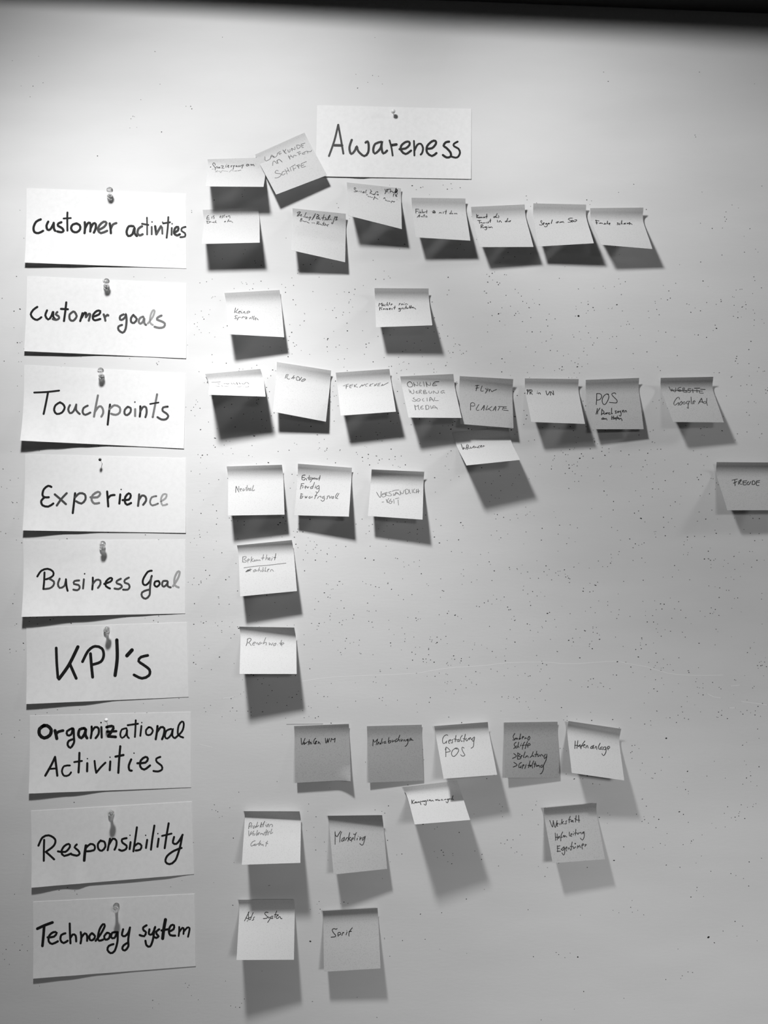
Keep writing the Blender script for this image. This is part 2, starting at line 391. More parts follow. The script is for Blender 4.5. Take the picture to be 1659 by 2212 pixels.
# ---------------------------------------------------------------- heading cards
CARDS = [
    {'tl': (-89.59, 544.67), 'tr': (117.18, 539.71), 'low': [(0.0, -91.33, 448.93, 1.4), (0.2, -49.79, 448.25, 1.25), (0.29, -31.06, 447.5, 2.25), (0.36, -16.55, 447.75, 1.0), (0.6, 33.34, 447.0, 0.65), (1.0, 116.48, 445.48, 0.75)], 'ink': '0 2.73 166,1422 231,992 278,537/0 2.73 278,537 320,988 351,1345/0 3.60 232,1116 333,1117/0 3.10 456,953 428,1176 451,1354 498,1255 522,1129 542,1266 619,1402 669,1303 676,1082 660,985 635,1022/0 3.10 837,993 761,1052 735,1219 757,1328 825,1187 849,979 841,1131 864,1324 914,1239/0 2.48 944,947 970,1153 987,1374/0 3.72 970,1084 1033,1059/0 3.10 1075,1190 1153,1167 1203,1060 1196,977 1152,985 1096,1092 1097,1231 1154,1325 1223,1225/0 2.48 1259,947 1264,1140 1267,1362/0 2.73 1267,1223 1304,1055 1348,1026 1377,1135 1368,1274 1349,1331/0 3.10 1424,1161 1493,1144 1543,1017 1536,934 1492,950 1430,1091 1431,1272 1494,1366 1551,1280/0 3.10 1713,948 1669,969 1642,1068 1676,1122 1733,1258 1734,1370 1683,1400 1635,1332/0 2.73 1823,943 1776,1006 1777,1075 1834,1142 1855,1253 1834,1365 1797,1400 1746,1369', 'label': 'large white heading card reading Awareness, pinned alone at the top of the wall', 'word': 'Awareness'},
    {'tl': (-478.52, 433.5), 'tr': (-265.05, 425.94), 'low': [(0.0, -478.41, 331.99, 6.2), (0.25, -425.34, 330.6, 4.25), (0.5, -372.29, 329.39, 1.7), (0.75, -318.66, 327.83, 0.3), (1.0, -264.62, 325.93, 0.0)], 'ink': '0 3.22 180,815 123,881 92,1037 105,1159 155,1186 212,1121/0 3.22 274,870 253,979 268,1086 304,1068 343,911/0 3.22 343,896 347,1049 365,1109/0 3.22 439,874 403,907 396,969 447,1027 469,1102 441,1141 391,1123/0 2.73 514,609 513,823 517,1093/0 2.48 467,771 557,753/0 3.22 633,892 583,926 562,1019 584,1110 635,1128 677,1042 669,935 626,892/0 3.22 733,854 737,992 732,1146/0 3.22 737,1023 769,882 798,865 808,956 803,1095/0 3.22 806,1018 841,877 870,891 870,1013 849,1122/1 3.22 914,1041 978,960 1006,851 970,823 920,918 899,1042 936,1132 1014,1065/0 3.22 1046,864 1057,1001 1062,1124/1 3.22 1061,1001 1085,892 1128,849/0 3.22 1342,919 1285,923 1257,1079 1279,1184 1329,1135 1357,949 1357,1102 1386,1176/1 3.22 1450,911 1407,976 1393,1099 1422,1159 1457,1125/1 2.36 1511,677 1514,907 1514,1127/0 2.48 1450,844 1528,869/1 2.48 1571,918 1571,1117/1 2.23 1575,786/0 3.22 1614,899 1628,1113/1 3.22 1628,1113 1685,894/1 2.48 1700,923 1704,1091/1 2.23 1707,785/0 2.48 1778,641 1771,918 1757,1195/0 2.48 1714,815 1799,778/0 2.48 1821,929 1818,1113/1 2.23 1825,816/0 3.22 1856,1049 1899,985 1899,893 1864,926 1849,1065 1885,1124 1920,1090/0 2.48 1992,886 1949,919 1942,997 1985,1055 1984,1147 1927,1166', 'label': 'white heading card reading Customer activities, topmost in the left column', 'word': ''},
    {'tl': (-477.71, 315.58), 'tr': (-264.62, 306.28), 'low': [(0.0, -479.89, 214.35, 4.65), (0.25, -426.29, 212.16, 3.65), (0.5, -373.13, 210.26, 1.05), (0.75, -319.2, 208.01, 0.25), (1.0, -264.91, 205.54, 0.6)], 'ink': '0 2.98 137,801 88,882 59,1007 92,1111 143,1146 192,1071/0 2.98 260,882 241,1021 278,1124 313,1045 332,921/0 2.98 339,920 341,1042 364,1101/1 2.98 389,915 369,978 405,1021 413,1081 378,1124 335,1104/0 2.98 498,647 489,876 476,1146/0 2.98 434,826 520,828/1 2.98 590,882 545,963 550,1100 593,1127 634,1001 604,890/0 2.98 705,918 692,1026 679,1128/0 2.98 695,1041 727,916 748,899 749,1006/1 2.98 749,1021 784,926 803,940 795,1032 786,1109/0 2.98 842,997 913,930 927,838 884,841 842,936 836,1044 865,1093 929,1051/1 2.98 971,925 986,1015 994,1091/1 2.98 986,1000 1021,927 1028,951/1 2.98 1221,902 1178,952 1176,1044 1208,1041 1243,961 1246,885 1258,1051 1246,1296 1211,1391 1160,1320 1160,1228 1202,1185/1 2.98 1342,906 1314,985 1315,1092 1351,1119 1386,1009 1342,916/2 2.98 1464,941 1428,975 1408,1068 1430,1133 1465,1063 1478,955 1479,1107 1501,1157/3 2.48 1522,1118 1585,930 1606,775 1584,762 1556,902 1550,1085 1586,1149/2 2.98 1692,889 1649,939 1635,1001 1692,1041 1735,1098 1722,1191 1665,1221 1608,1196', 'label': 'white heading card reading Customer goals in the left column', 'word': ''},
    {'tl': (-481.62, 196.73), 'tr': (-265.55, 185.26), 'low': [(0.0, -482.03, 94.58, 11.8), (0.2, -440.49, 92.86, 7.15), (0.38, -402.48, 91.24, 3.8), (0.55, -366.18, 89.64, 1.2), (0.75, -322.58, 87.57, 0.4), (1.0, -267.68, 84.89, 0.65)], 'ink': '0 2.60 129,709 289,677 439,625/0 2.85 301,691 280,981 259,1263/0 2.85 458,932 403,1014 388,1152 423,1246 486,1203 518,1063 488,966 451,939/1 2.85 581,995 562,1104 586,1208 627,1158 659,987/1 2.85 659,972 662,1124 707,1216/1 2.85 802,987 753,1053 744,1176 778,1233 838,1166/2 2.85 924,701 902,1007 886,1268/2 2.85 890,1160 930,1019 965,985 992,1058 997,1164 977,1258/0 2.85 1078,927 1068,1172 1059,1462/2 2.85 1073,1050 1134,937 1199,990 1201,1127 1153,1193 1096,1169/1 2.85 1297,964 1263,1044 1262,1151 1294,1184 1334,1097 1333,991 1297,964/2 2.85 1390,1015 1392,1198/1 2.23 1384,827/0 2.85 1452,932 1454,1069 1449,1207/1 2.85 1454,1069 1487,944 1523,955 1532,1091 1519,1214/2 2.85 1654,590 1634,866 1608,1205/0 2.11 1571,858 1675,807/1 2.85 1789,904 1733,932 1728,1024 1770,1080 1799,1153 1772,1242 1716,1254 1667,1198', 'label': 'white heading card reading Touchpoints, lower left corner lifting off the wall', 'word': ''},
    {'tl': (-480.38, 77.25), 'tr': (-265.05, 71.92), 'low': [(0.0, -480.98, -24.53, 6.65), (0.3, -417.34, -25.62, 2.65), (0.5, -374.33, -26.33, 0.9), (0.75, -319.87, -27.18, 0.45), (1.0, -265.2, -28.01, 0.65)], 'ink': '0 2.98 332,844 292,816 239,909 224,1060 253,1119 303,1117/0 2.98 253,1119 212,1211 229,1331 300,1364 362,1280/1 2.98 377,1038 446,1156 519,1289/1 2.98 525,1001 460,1155 406,1330/0 2.98 630,997 619,1254 608,1521/1 2.98 631,1103 686,994 750,1022 759,1158 711,1266 646,1208/2 2.98 822,1094 907,1091 942,998 913,945 850,1033 837,1170 873,1259 930,1241/0 2.98 1027,934 1035,1116 1044,1328/0 2.98 1038,1115 1070,1038 1119,1021/0 2.98 1190,1003 1180,1246/0 1.86 1199,871/0 2.98 1219,1153 1297,1135 1320,1027 1295,968 1254,1061 1248,1198 1276,1273 1325,1225/1 2.98 1423,992 1419,1130 1411,1298/1 2.98 1419,1145 1458,1021 1501,1050 1509,1156 1474,1265/2 2.48 1635,1029 1579,1062 1558,1200 1587,1281 1657,1227/3 2.48 1692,1164 1748,1085 1762,978 1719,980 1692,1118 1713,1270 1770,1237', 'label': 'white heading card reading Experience, held by a black-headed pin', 'word': ''},
    {'tl': (-483.1, -37.7), 'tr': (-265.86, -37.2), 'low': [(0.0, -480.87, -139.06, 10.25), (0.35, -406.51, -138.03, 5.8), (0.7, -331.44, -136.95, 1.65), (0.85, -298.87, -136.39, 0.65), (1.0, -266.17, -135.78, 0.0)], 'ink': '0 2.73 172,959 221,809 298,759 363,826 370,932 321,1007 279,1036/1 2.73 321,1022 378,1098 373,1203 324,1277 251,1290/0 2.73 260,855 258,1066 251,1290/1 2.73 449,1024 429,1159 451,1265 507,1221 527,1071/0 2.73 527,1041 536,1222 551,1343/1 2.73 691,1074 634,1088 627,1164 685,1195 700,1271 672,1331 622,1315/1 2.73 750,1045 742,1287/0 2.11 758,899/0 2.73 860,1002 861,1138 856,1314/1 2.73 861,1169 903,1063 952,1079 953,1186 926,1276/0 2.73 1002,1172 1080,1113 1100,1037 1072,1015 1023,1111 1024,1233 1074,1295/1 2.73 1206,1039 1157,1099 1158,1160 1200,1192 1222,1253 1180,1314 1130,1297/1 2.73 1305,1010 1256,1071 1256,1147 1299,1179 1316,1256 1293,1332 1236,1330/0 2.73 1587,831 1538,861 1482,1060 1483,1183 1518,1215 1567,1108 1588,970/1 2.73 1581,1001 1568,1278 1561,1493 1513,1583 1470,1520 1470,1413 1526,1353 1568,1339/0 2.73 1672,1111 1630,1125 1621,1217 1652,1265 1687,1188 1672,1111/1 2.73 1778,1113 1729,1112 1715,1204 1736,1267 1778,1191 1785,1114 1785,1253 1821,1285/3 2.73 1849,1255 1911,1039 1932,869 1904,869 1869,1038 1870,1224 1919,1288', 'label': 'white heading card reading Business Goal with a dark wedge of shadow below', 'word': ''},
    {'tl': (-478.95, -154.94), 'tr': (-263.81, -147.87), 'low': [(0.0, -477.11, -256.03, 4.65), (0.33, -406.17, -253.23, 3.1), (0.58, -352.79, -251.45, 0.4), (1.0, -261.52, -247.5, 0.0)], 'ink': '0 3.72 369,562 374,956 388,1348/0 4.46 402,1379 523,1028 639,552/0 3.97 537,999 580,1213 615,1382/0 3.72 694,950 767,667 853,551 938,618 959,802 922,967 822,1035/0 3.97 795,745 805,1049 819,1367/0 4.59 1125,403 1127,890 1098,1344/0 4.96 1248,830 1312,685/0 3.72 1506,844 1420,883 1391,988 1447,1084 1524,1228 1516,1380 1430,1449 1332,1349', 'label': "white heading card with thick black letters reading KPI's", 'word': ''},
    {'tl': (-474.24, -272.8), 'tr': (-258.91, -267.72), 'low': [(0.0, -473.64, -375.21, 5.1), (0.25, -420.18, -373.73, 3.3), (0.5, -366.84, -372.54, 0.6), (1.0, -258.21, -368.49, 0.1)], 'ink': '0 4.65 179,260 122,347 122,497 179,589 250,518 265,369 215,268 165,275/0 4.34 314,402 326,507 336,612/0 3.72 328,492 357,434 414,407/0 3.04 528,353 464,425 468,530 514,517 542,354 549,579 550,728 507,860 471,784 485,680 542,638/0 3.84 678,360 621,387 606,536 642,613 685,495 699,361 692,526 713,617/0 3.04 770,320 770,470 759,619/0 3.04 770,455 813,337 856,369 856,519 820,622/0 3.04 891,341 896,611/0 2.17 887,221/0 3.72 956,344 1020,317 1041,378 977,585/0 3.72 977,585 1070,605/0 3.10 963,464 1077,455/0 2.48 1204,387 1147,414 1126,548 1148,639 1197,552 1211,403 1211,583 1233,644/0 2.60 1318,183 1314,409 1308,619/0 2.60 1218,307 1346,275/0 2.60 1389,337 1375,593/0 1.86 1393,247/0 2.60 1481,373 1446,446 1453,567 1502,570 1531,466 1503,380 1474,378/0 3.04 1588,348 1580,514 1566,695/0 3.04 1580,514 1630,381 1673,414 1666,580 1644,699/0 2.60 1758,434 1701,476 1680,626 1708,688 1758,585 1779,420 1772,616 1800,678/0 2.60 1807,679 1893,502 1915,306 1893,244 1851,348 1843,590 1906,670/0 3.04 200,1558 275,1276 316,1087/0 3.04 316,1087 332,1324 348,1569/0 2.48 247,1392 339,1383/0 2.60 502,1319 431,1330 404,1461 433,1580 490,1569 518,1497/0 3.04 619,999 616,1266 611,1502/0 2.60 556,1233 651,1209/0 3.04 718,1272 717,1480/0 1.86 719,1154/0 2.73 808,1218 818,1397 830,1526/0 2.73 830,1526 886,1387 943,1271/0 3.04 1004,1244 998,1468/0 1.86 1000,1130/0 3.04 1127,854 1113,1207 1104,1544/0 3.04 1068,1120 1167,1084/0 3.04 1262,1208 1233,1365 1241,1485 1269,1502/0 1.86 1297,1045/0 3.04 1339,1312 1438,1304 1469,1201 1438,1154 1382,1240 1375,1405 1424,1484 1495,1383/0 2.73 1622,1166 1573,1208 1580,1299 1636,1394 1643,1500 1594,1547 1537,1531', 'label': 'white heading card with two lines reading Organizational Activities', 'word': ''},
    {'tl': (-472.75, -400.27), 'tr': (-257.42, -387.69), 'low': [(0.0, -470.13, -500.68, 4.95), (0.2, -427.6, -498.05, 2.75), (0.28, -409.81, -496.12, 3.8), (0.36, -393.12, -495.52, 1.9), (0.6, -340.84, -491.07, 2.1), (0.8, -297.44, -487.58, 1.75), (1.0, -254.32, -484.72, 0.0)], 'ink': '0 2.85 86,928 137,723 216,673 294,789 278,953 178,1105/0 2.85 178,1105 235,1218 280,1314/0 2.85 158,786 153,1056 152,1331/0 2.85 328,1111 420,1139 477,1013 463,935 407,985 370,1131 406,1242 490,1196/0 2.85 561,967 533,1037 575,1120 596,1213 560,1263 490,1211/0 3.72 676,1010 660,1221 652,1401/0 2.85 675,1071 733,971 783,1025 775,1145 689,1164/0 2.85 861,899 825,985 831,1124 873,1176 916,1076 903,936 854,913/0 2.85 975,870 959,1022 944,1172/0 2.85 962,1022 1010,876 1052,928 1051,1067 1029,1171/0 2.85 1180,886 1123,908 1129,1002 1178,1087 1170,1178 1120,1216 1085,1180/0 2.85 1228,1002 1215,1185/0 1.86 1223,815/0 2.85 1311,611 1285,949 1261,1254/0 2.85 1269,1132 1320,1047 1362,1115 1346,1221 1290,1237/0 2.85 1434,971 1417,1186/0 1.86 1417,844/0 2.85 1528,595 1498,950 1478,1242/0 2.85 1576,962 1559,1178/0 1.86 1568,820/0 2.85 1706,557 1676,882 1648,1228/0 2.48 1619,890 1738,844/0 2.85 1768,942 1751,1097 1793,1134 1837,1031 1875,895/0 2.85 1870,910 1834,1250 1774,1585 1702,1672 1654,1596 1677,1444 1763,1317 1856,1254', 'label': 'light heading card reading Responsibility with a kinked lower edge', 'word': ''},
    {'tl': (-469.96, -522.04), 'tr': (-253.58, -511.25), 'low': [(0.0, -468.51, -622.78, 3.4), (0.2, -425.37, -619.87, 2.6), (0.42, -378.09, -617.07, 1.0), (0.65, -328.16, -613.47, 0.5), (1.0, -251.95, -607.65, 0.35)], 'ink': '0 3.72 50,714 143,634 239,570/0 3.72 135,664 125,919 113,1172/0 2.98 177,956 255,950 291,849 248,829 198,913 191,1062 234,1137 304,1077/0 2.98 397,877 347,917 337,1051 375,1132 425,1077/0 2.98 452,625 454,869 460,1148/0 2.98 456,1021 489,919 524,953 531,1106/0 2.98 588,870 595,1023 585,1164/0 2.98 592,1022 638,906 666,971 666,1108/0 2.98 723,916 694,989 705,1097 744,1087 765,998 730,917/0 2.98 772,1121 836,945 886,737 865,688 822,821 800,1033 814,1126 864,1102/0 2.98 914,925 878,1012 892,1106 935,1081 949,960 914,925/0 2.98 1027,924 978,933 963,1054 1005,1075 1041,926/0 2.98 1045,927 1040,1188 1004,1428 955,1476 917,1385 934,1280 991,1242/0 2.98 1112,859 1097,1011 1133,1047 1175,960 1197,823/0 2.98 1193,869 1174,1145 1174,1330 1131,1432 1100,1381 1117,1291 1174,1222/0 2.98 1402,788 1359,845 1366,923 1394,974 1372,1080 1316,1041/0 2.98 1437,902 1429,1025 1464,1046 1493,941 1508,849/0 2.98 1500,879 1478,1188 1442,1370 1399,1332 1386,1206/0 2.98 1557,918 1521,976 1528,1055 1549,1105 1520,1148 1499,1123/0 4.34 1636,662 1613,926 1598,1175/0 2.98 1585,954 1662,933/0 2.98 1676,998 1733,943 1741,834 1705,829 1677,951 1690,1094 1753,1119/0 2.60 1804,890 1803,1016 1795,1134/0 2.60 1806,1016 1846,911 1860,961 1855,1086/0 2.60 1859,1024 1903,919 1931,939 1923,1064 1911,1173', 'label': 'light heading card reading Technology system, lowest in the left column', 'word': ''}]
for n in CARDS:
    org = Vector(((n['tl'][0] + n['tr'][0]) / 2000, -.0005, (n['tl'][1] + n['tr'][1]) / 2000))
    o = link_mesh('heading_card', sheet_mesh(n, card_point, org, 48, 16, .0003), CARD, org + Vector((0, 0, Z0)))
    tag(o, n['label'], 'card', 'heading cards pinned to the wall')
    link_mesh('lettering', ink_mesh(n, card_point, org), INK, (0, 0, 0), o)

# ---------------------------------------------------------------- sticky notes
NOTES = [
    {'tl': (-235.83, 471.41), 'tr': (-160.45, 473.32), 'bl': (-230.95, 421.56, 36.25), 'br': (-156.19, 421.67, 34.6), 'strip': (11, 24), 'top': (2.4, 3.0), 'curl': 0, 'bow': 1.0, 'ink': '0 1.79 88,505/1 0.89 252,359 238,245 194,223 164,316 212,448 251,576 249,712/3 0.89 140,658 202,636/1 0.89 251,576 295,454 333,489 308,570/1 0.89 391,471 359,512 366,564 397,535 410,469 416,559/1 0.89 456,393 539,388 480,553 562,545/1 0.89 629,360 626,488/1 0.89 659,280/1 0.89 685,412 731,376 720,332 693,378 696,469 735,455/1 0.89 808,359 805,450/1 0.89 807,404 847,345/1 0.89 931,340 891,365 896,398 929,373/1 0.89 905,353 880,592/1 0.89 995,336 973,393 1005,402 1021,334 1024,412/1 0.89 1078,341 1068,420/1 0.89 1077,363 1110,339 1114,405/1 0.89 1189,301 1155,336 1153,380/1 0.89 1223,277 1255,275 1218,354/1 0.89 1228,287 1187,491/1 0.89 1418,230 1358,268 1354,333 1405,329 1444,238 1445,305/1 0.89 1514,239 1517,290 1546,247 1569,276 1598,241 1632,304/3 0.89 269,856 339,728/3 0.89 271,776 331,836/3 0.89 367,805 416,774 447,892 490,740 539,694/3 0.89 555,775 604,742 693,774/3 0.89 745,810 836,623 882,727/2 0.89 932,716 1008,691/2 0.89 1046,682 1147,622', 'label': 'pale sticky note with a bullet point before its first line, left of the tilted note', 'tone': 'light'},
    {'tl': (-172.32, 477.21), 'tr': (-106.26, 507.17), 'bl': (-141.96, 417.65, 19.05), 'br': (-75.23, 444.94, 14.9), 'strip': (12, 12), 'top': (3.0, 2.0), 'curl': 0, 'bow': 1.0, 'ink': '2 0.84 291,294 248,445 283,505 427,492/1 0.84 439,480 549,349 577,503/2 0.84 500,419 596,437/2 0.84 599,448 606,520 715,468 764,380/2 0.84 764,380 888,366/2 0.84 812,428 829,496/2 0.84 803,433 895,458/1 0.84 1005,347 1020,529/2 0.84 1112,372 1015,470 1058,560/2 0.84 1165,442 1145,544 1199,555 1246,460/1 0.84 1312,442 1292,561/2 0.84 1312,442 1403,558 1441,449/2 0.84 1532,406 1507,570 1619,549 1639,468 1541,402/2 0.84 1702,457 1672,595 1719,620/2 0.84 1690,450 1843,471/2 0.84 1704,523 1748,538/2 0.84 395,795 471,665 531,661 572,791/1 0.84 614,687 611,801/1 0.84 620,690 711,668 766,810/1 0.84 1082,686 1074,834/2 0.84 1068,745 1146,750/2 0.84 1159,692 1203,824 1259,756 1341,810/2 0.84 1420,712 1539,721/2 0.84 1463,757 1455,830/2 0.84 1444,779 1534,789/2 0.84 1668,812 1581,811 1574,852 1654,865/2 0.84 1641,807 1773,805 1752,885/2 0.84 1767,818 1882,874 1937,840/2 0.84 482,1055 442,1011 354,1052 388,1117 520,1218 476,1288 347,1323 255,1283/2 0.84 671,1167 602,1158 543,1249 568,1309 656,1272/2 0.84 729,1095 717,1332/2 0.84 826,1074 829,1271/2 0.84 732,1210 819,1191/2 0.84 930,1100 901,1271/2 0.84 971,1104 1143,1075/2 0.84 1024,1151 990,1299/2 0.84 1004,1233 1109,1224/2 0.84 1144,1141 1288,1143/1 0.84 1209,1157 1203,1291/2 0.84 1190,1202 1292,1200/2 0.84 1360,1144 1307,1299 1456,1321/2 0.84 1360,1144 1563,1141/2 0.84 1351,1231 1423,1232', 'label': 'tilted sticky note in capital letters overlapping the corner of the Awareness card', 'tone': 'light'},
    {'tl': (-242.13, 403.45), 'tr': (-168.18, 406.97), 'bl': (-236.8, 348.28, 32.6), 'br': (-161.45, 350.03, 32.4), 'strip': (16, 16), 'top': (3.0, 3.0), 'curl': 0, 'bow': 1.0, 'ink': '1 0.89 188,277 139,321 108,461 137,505 207,494/1 0.89 119,415 190,412/1 0.89 304,349 294,443/1 0.89 387,307 345,336 386,418 358,471/1 0.89 587,408 625,356 617,323 588,385 601,440/1 0.89 698,321 666,351 688,407 651,444/1 0.89 771,287 727,339 738,411/1 0.89 804,392 847,355 815,385 833,425/1 0.89 885,390 919,329 946,378 946,464/1 0.89 121,616 133,745 207,690 216,623 96,597/1 0.89 226,675 256,643/1 0.89 296,680 357,701/1 0.89 366,650 372,719/1 0.89 432,587 427,706/1 0.89 406,670 457,725/1 0.89 777,646 742,677 747,703 777,688 787,655/1 0.89 904,545 852,702/1 0.89 867,652 897,646/2 0.89 947,641 917,664 947,691 977,651 1042,757', 'label': 'sticky note reading Eis essen, half shaded by the bulleted note above it', 'tone': 'light'},
    {'tl': (-122.22, 405.54), 'tr': (-50.78, 396.5), 'bl': (-121.23, 341.77, 27.75), 'br': (-51.38, 329.93, 14.8), 'strip': (14, 19), 'top': (3.2, 8.0), 'curl': 0, 'bow': 1.0, 'ink': '1 0.89 172,170 242,123 299,122 162,346 270,270/1 0.89 189,226 265,229/1 0.89 295,290 340,258 328,227 301,289 320,335/1 0.89 395,314 395,338/1 0.89 514,100 466,236 439,355/1 0.89 490,314 502,369 553,303 565,366/1 0.89 603,359 648,303 685,305 653,367 608,471/1 0.89 860,105 722,427/1 0.89 922,130 991,152 880,328 956,332/1 0.89 907,226 970,231/1 0.89 969,297 1007,258 987,351 1044,341/1 0.89 1187,108 1152,233 1132,366/1 0.89 1095,276 1171,246/1 0.89 1209,231 1253,249 1239,316 1201,355/1 0.89 1284,292 1270,335 1308,329/1 0.89 1315,303 1413,121 1388,112 1335,218 1359,320/1 0.89 1397,306 1429,268/1 0.89 1472,293/1 0.89 1601,126 1555,262 1502,477 1465,468 1477,419/1 0.89 1670,119 1623,283/1 0.89 1588,162 1688,146 1637,198/1 0.89 1611,285 1680,249/1 0.89 325,415 283,564 314,582/1 0.89 300,461 363,433 326,506 351,551/1 0.89 376,530 452,565/1 0.89 465,562 515,537/1 0.89 540,565 616,599/2 0.89 716,568 766,564/2 0.89 797,550 829,577/0 0.89 929,479 899,604/1 0.89 917,481 1005,481 930,559 968,600/1 0.89 968,584 1030,573/1 0.89 1043,571 1094,609/1 0.89 1175,453 1131,618/1 0.89 1118,526 1181,523/1 0.89 1169,580 1188,608/1 0.89 1225,507 1219,611/1 0.89 1232,554 1270,578/1 0.89 1282,592 1357,532 1295,574 1314,633', 'label': 'sticky note reading Zeitung / Zeitschrift, its right corner hanging lower', 'tone': 'light'},
    {'tl': (-49.77, 440.24), 'tr': (22.72, 431.65), 'bl': (-46.44, 383.71, 36.8), 'br': (23.35, 370.62, 23.8), 'strip': (16, 16), 'top': (3.0, 4.4), 'curl': 0, 'bow': 1.0, 'ink': '1 0.84 326,251 304,182 265,206 275,286 322,352 302,410 258,408/1 0.84 366,335 341,367 365,390 385,350/1 0.84 447,340 439,387/1 0.84 516,329 513,411/1 0.84 621,339 576,382 575,419 620,393 634,346 631,418/1 0.84 717,242 683,347 694,417/1 0.84 867,199 914,309/1 0.84 883,296 843,401/1 0.84 869,388 955,436/1 0.84 918,416 955,428/1 0.84 1005,401 967,452 1023,434 1070,293 1145,263 1131,318/1 0.84 1079,416/0 0.84 1117,410 1167,410 1134,460 1117,419/1 0.84 710,498 754,480/1 0.84 765,565 801,607/1 0.84 826,592 876,602/1 0.84 900,626 938,600/1 0.84 1021,527 966,737/1 0.84 1001,588 1050,607/1 0.84 1050,626 1099,645 1136,675/1 0.84 1201,551/0 0.84 1350,607 1388,535 1406,587/1 0.84 1424,639 1416,695/1 0.84 1429,674 1497,716 1547,697 1597,715/1 0.84 1673,665 1621,773/1 0.84 1647,687 1722,691 1760,666 1722,727/1 0.84 1849,570/1 0.84 1402,90 1437,224/1 0.84 1482,88 1398,337/1 0.84 1457,96 1619,67/1 0.84 1519,90 1480,226/1 0.84 1542,261/1 0.84 1618,97 1598,234/1 0.84 1599,171 1667,151 1704,217 1753,182/0 1.34 1817,21 1791,149 1778,214 1828,179 1866,70 1804,83 1822,144/0 0.84 1728,284 1708,418/1 0.84 1715,295 1759,270/0 0.84 1796,299 1807,410 1851,386 1814,349 1833,302/1 0.84 1865,208 1858,280', 'label': 'sticky note starting Social Media with a scribbled-out word, under the Awareness card', 'tone': 'light'},
    {'tl': (36.5, 418.5), 'tr': (108.38, 417.27), 'bl': (41.4, 358.54, 27.65), 'br': (113.23, 355.79, 22.8), 'strip': (16, 16), 'top': (6.0, 6.8), 'curl': 0, 'bow': 1.0, 'ink': '0 0.89 137,516 120,736/1 0.89 131,516 245,521/1 0.89 128,638 209,627/1 0.89 298,657 239,675 230,724 275,723 309,657 303,730/1 0.89 251,602/1 0.89 292,585/1 0.89 370,534 349,729/1 0.89 353,680 395,663 395,727/1 0.89 429,662 424,718 440,669 474,668/1 0.89 545,562 520,732/1 0.89 487,652 545,634/0 1.12 756,708 776,604 822,595 848,698 779,700 830,642/1 0.89 722,629/1 0.89 983,718 1017,661 1030,708 1057,660 1069,715/1 0.89 1156,634 1137,721/1 0.89 1265,544 1225,750/1 0.89 1202,624 1272,615/1 0.89 1458,571 1415,736 1376,730 1397,690 1436,696/1 0.89 1450,727 1499,694 1471,742/1 0.89 1541,733 1573,692 1598,731 1625,691 1654,737/1 0.89 152,946 263,796 226,943/1 0.89 185,899 250,874/1 0.89 300,888 302,926 352,879 353,931/1 0.89 430,783 404,930/1 0.89 378,847 447,837/1 0.89 501,866 470,897 483,934 526,903 507,866', 'label': 'sticky note reading Fährt mit dem Auto with one word scribbled out', 'tone': 'light'},
    {'tl': (115.78, 406.05), 'tr': (187.19, 409.26), 'bl': (124.92, 346.03, 26.7), 'br': (196.18, 347.82, 22.1), 'strip': (16, 16), 'top': (6.8, 6.8), 'curl': 0, 'bow': 1.0, 'ink': '0 0.95 180,333 177,507/0 0.95 238,378 179,450 234,511/0 0.95 249,475 239,518 276,513 275,477/0 0.95 302,515 317,472 343,518 369,476 375,512/0 0.95 411,522 431,479 448,517 469,475 479,519/0 0.95 565,343 533,544/0 0.95 507,463 570,453/1 0.95 872,471 812,489 802,531 844,526 882,471 876,521/1 0.95 952,339 892,479 906,537 938,532/1 0.95 990,444 1004,500 972,549/0 0.95 179,645 304,652/0 0.95 240,656 236,801/0 0.95 276,753 303,776/0 0.95 298,747 361,801/0 0.95 378,766 403,803 431,762/0 0.95 490,758 478,793/0 0.95 577,734 546,761 568,783 523,802/0 0.95 673,595 628,772/0 0.95 610,699 675,681/0 0.95 922,674 905,773/0 0.95 962,776 986,728 1026,708 1048,788/0 0.95 1321,598 1239,777 1198,768 1221,734 1255,743/0 0.95 1314,739 1299,787/0 0.95 1346,762 1415,730 1385,721 1361,790/0 0.95 273,879 237,1030/0 0.95 267,886 329,862 332,923 266,966 326,1027/0 0.95 330,1008 387,985/0 0.95 453,968 399,979 396,1017 444,987 457,975 435,1075 394,1117 364,1091/0 0.95 506,990 504,1022/0 0.95 527,938/0 0.95 539,1004 583,993 556,1024/0 0.95 588,1019 638,982 663,1034', 'label': 'sticky note with three short lines, Kommt als Tourist in die Region', 'tone': 'light'},
    {'tl': (198.57, 410.44), 'tr': (268.88, 408.84), 'bl': (202.09, 348.45, 21.65), 'br': (273.84, 350.7, 27.95), 'strip': (16, 16), 'top': (7.6, 7.6), 'curl': 0, 'bow': 1.0, 'ink': '0 0.95 309,818 277,784 254,844 299,929 286,985 237,997 188,978/0 0.95 327,954 381,903 358,884 334,942 342,992/0 0.95 468,917 424,929 429,968 476,929 482,993 435,1060 386,1077 366,1041/0 0.95 506,942 562,917 543,904 515,949 568,943/0 0.95 696,745 633,930/0 0.95 908,835 836,863 825,897 872,897 920,828/0 0.95 952,890 985,842 993,890 1035,828 1041,883 1088,821 1108,890/0 0.95 1464,647 1375,649 1304,709 1394,804 1364,855 1268,869/0 0.95 1390,826 1462,774 1438,759 1402,819 1426,861 1501,788/0 0.95 1493,774 1513,840 1559,817 1608,773 1611,727 1540,743', 'label': 'sticky note reading Segel am See in the top row', 'tone': 'light'},
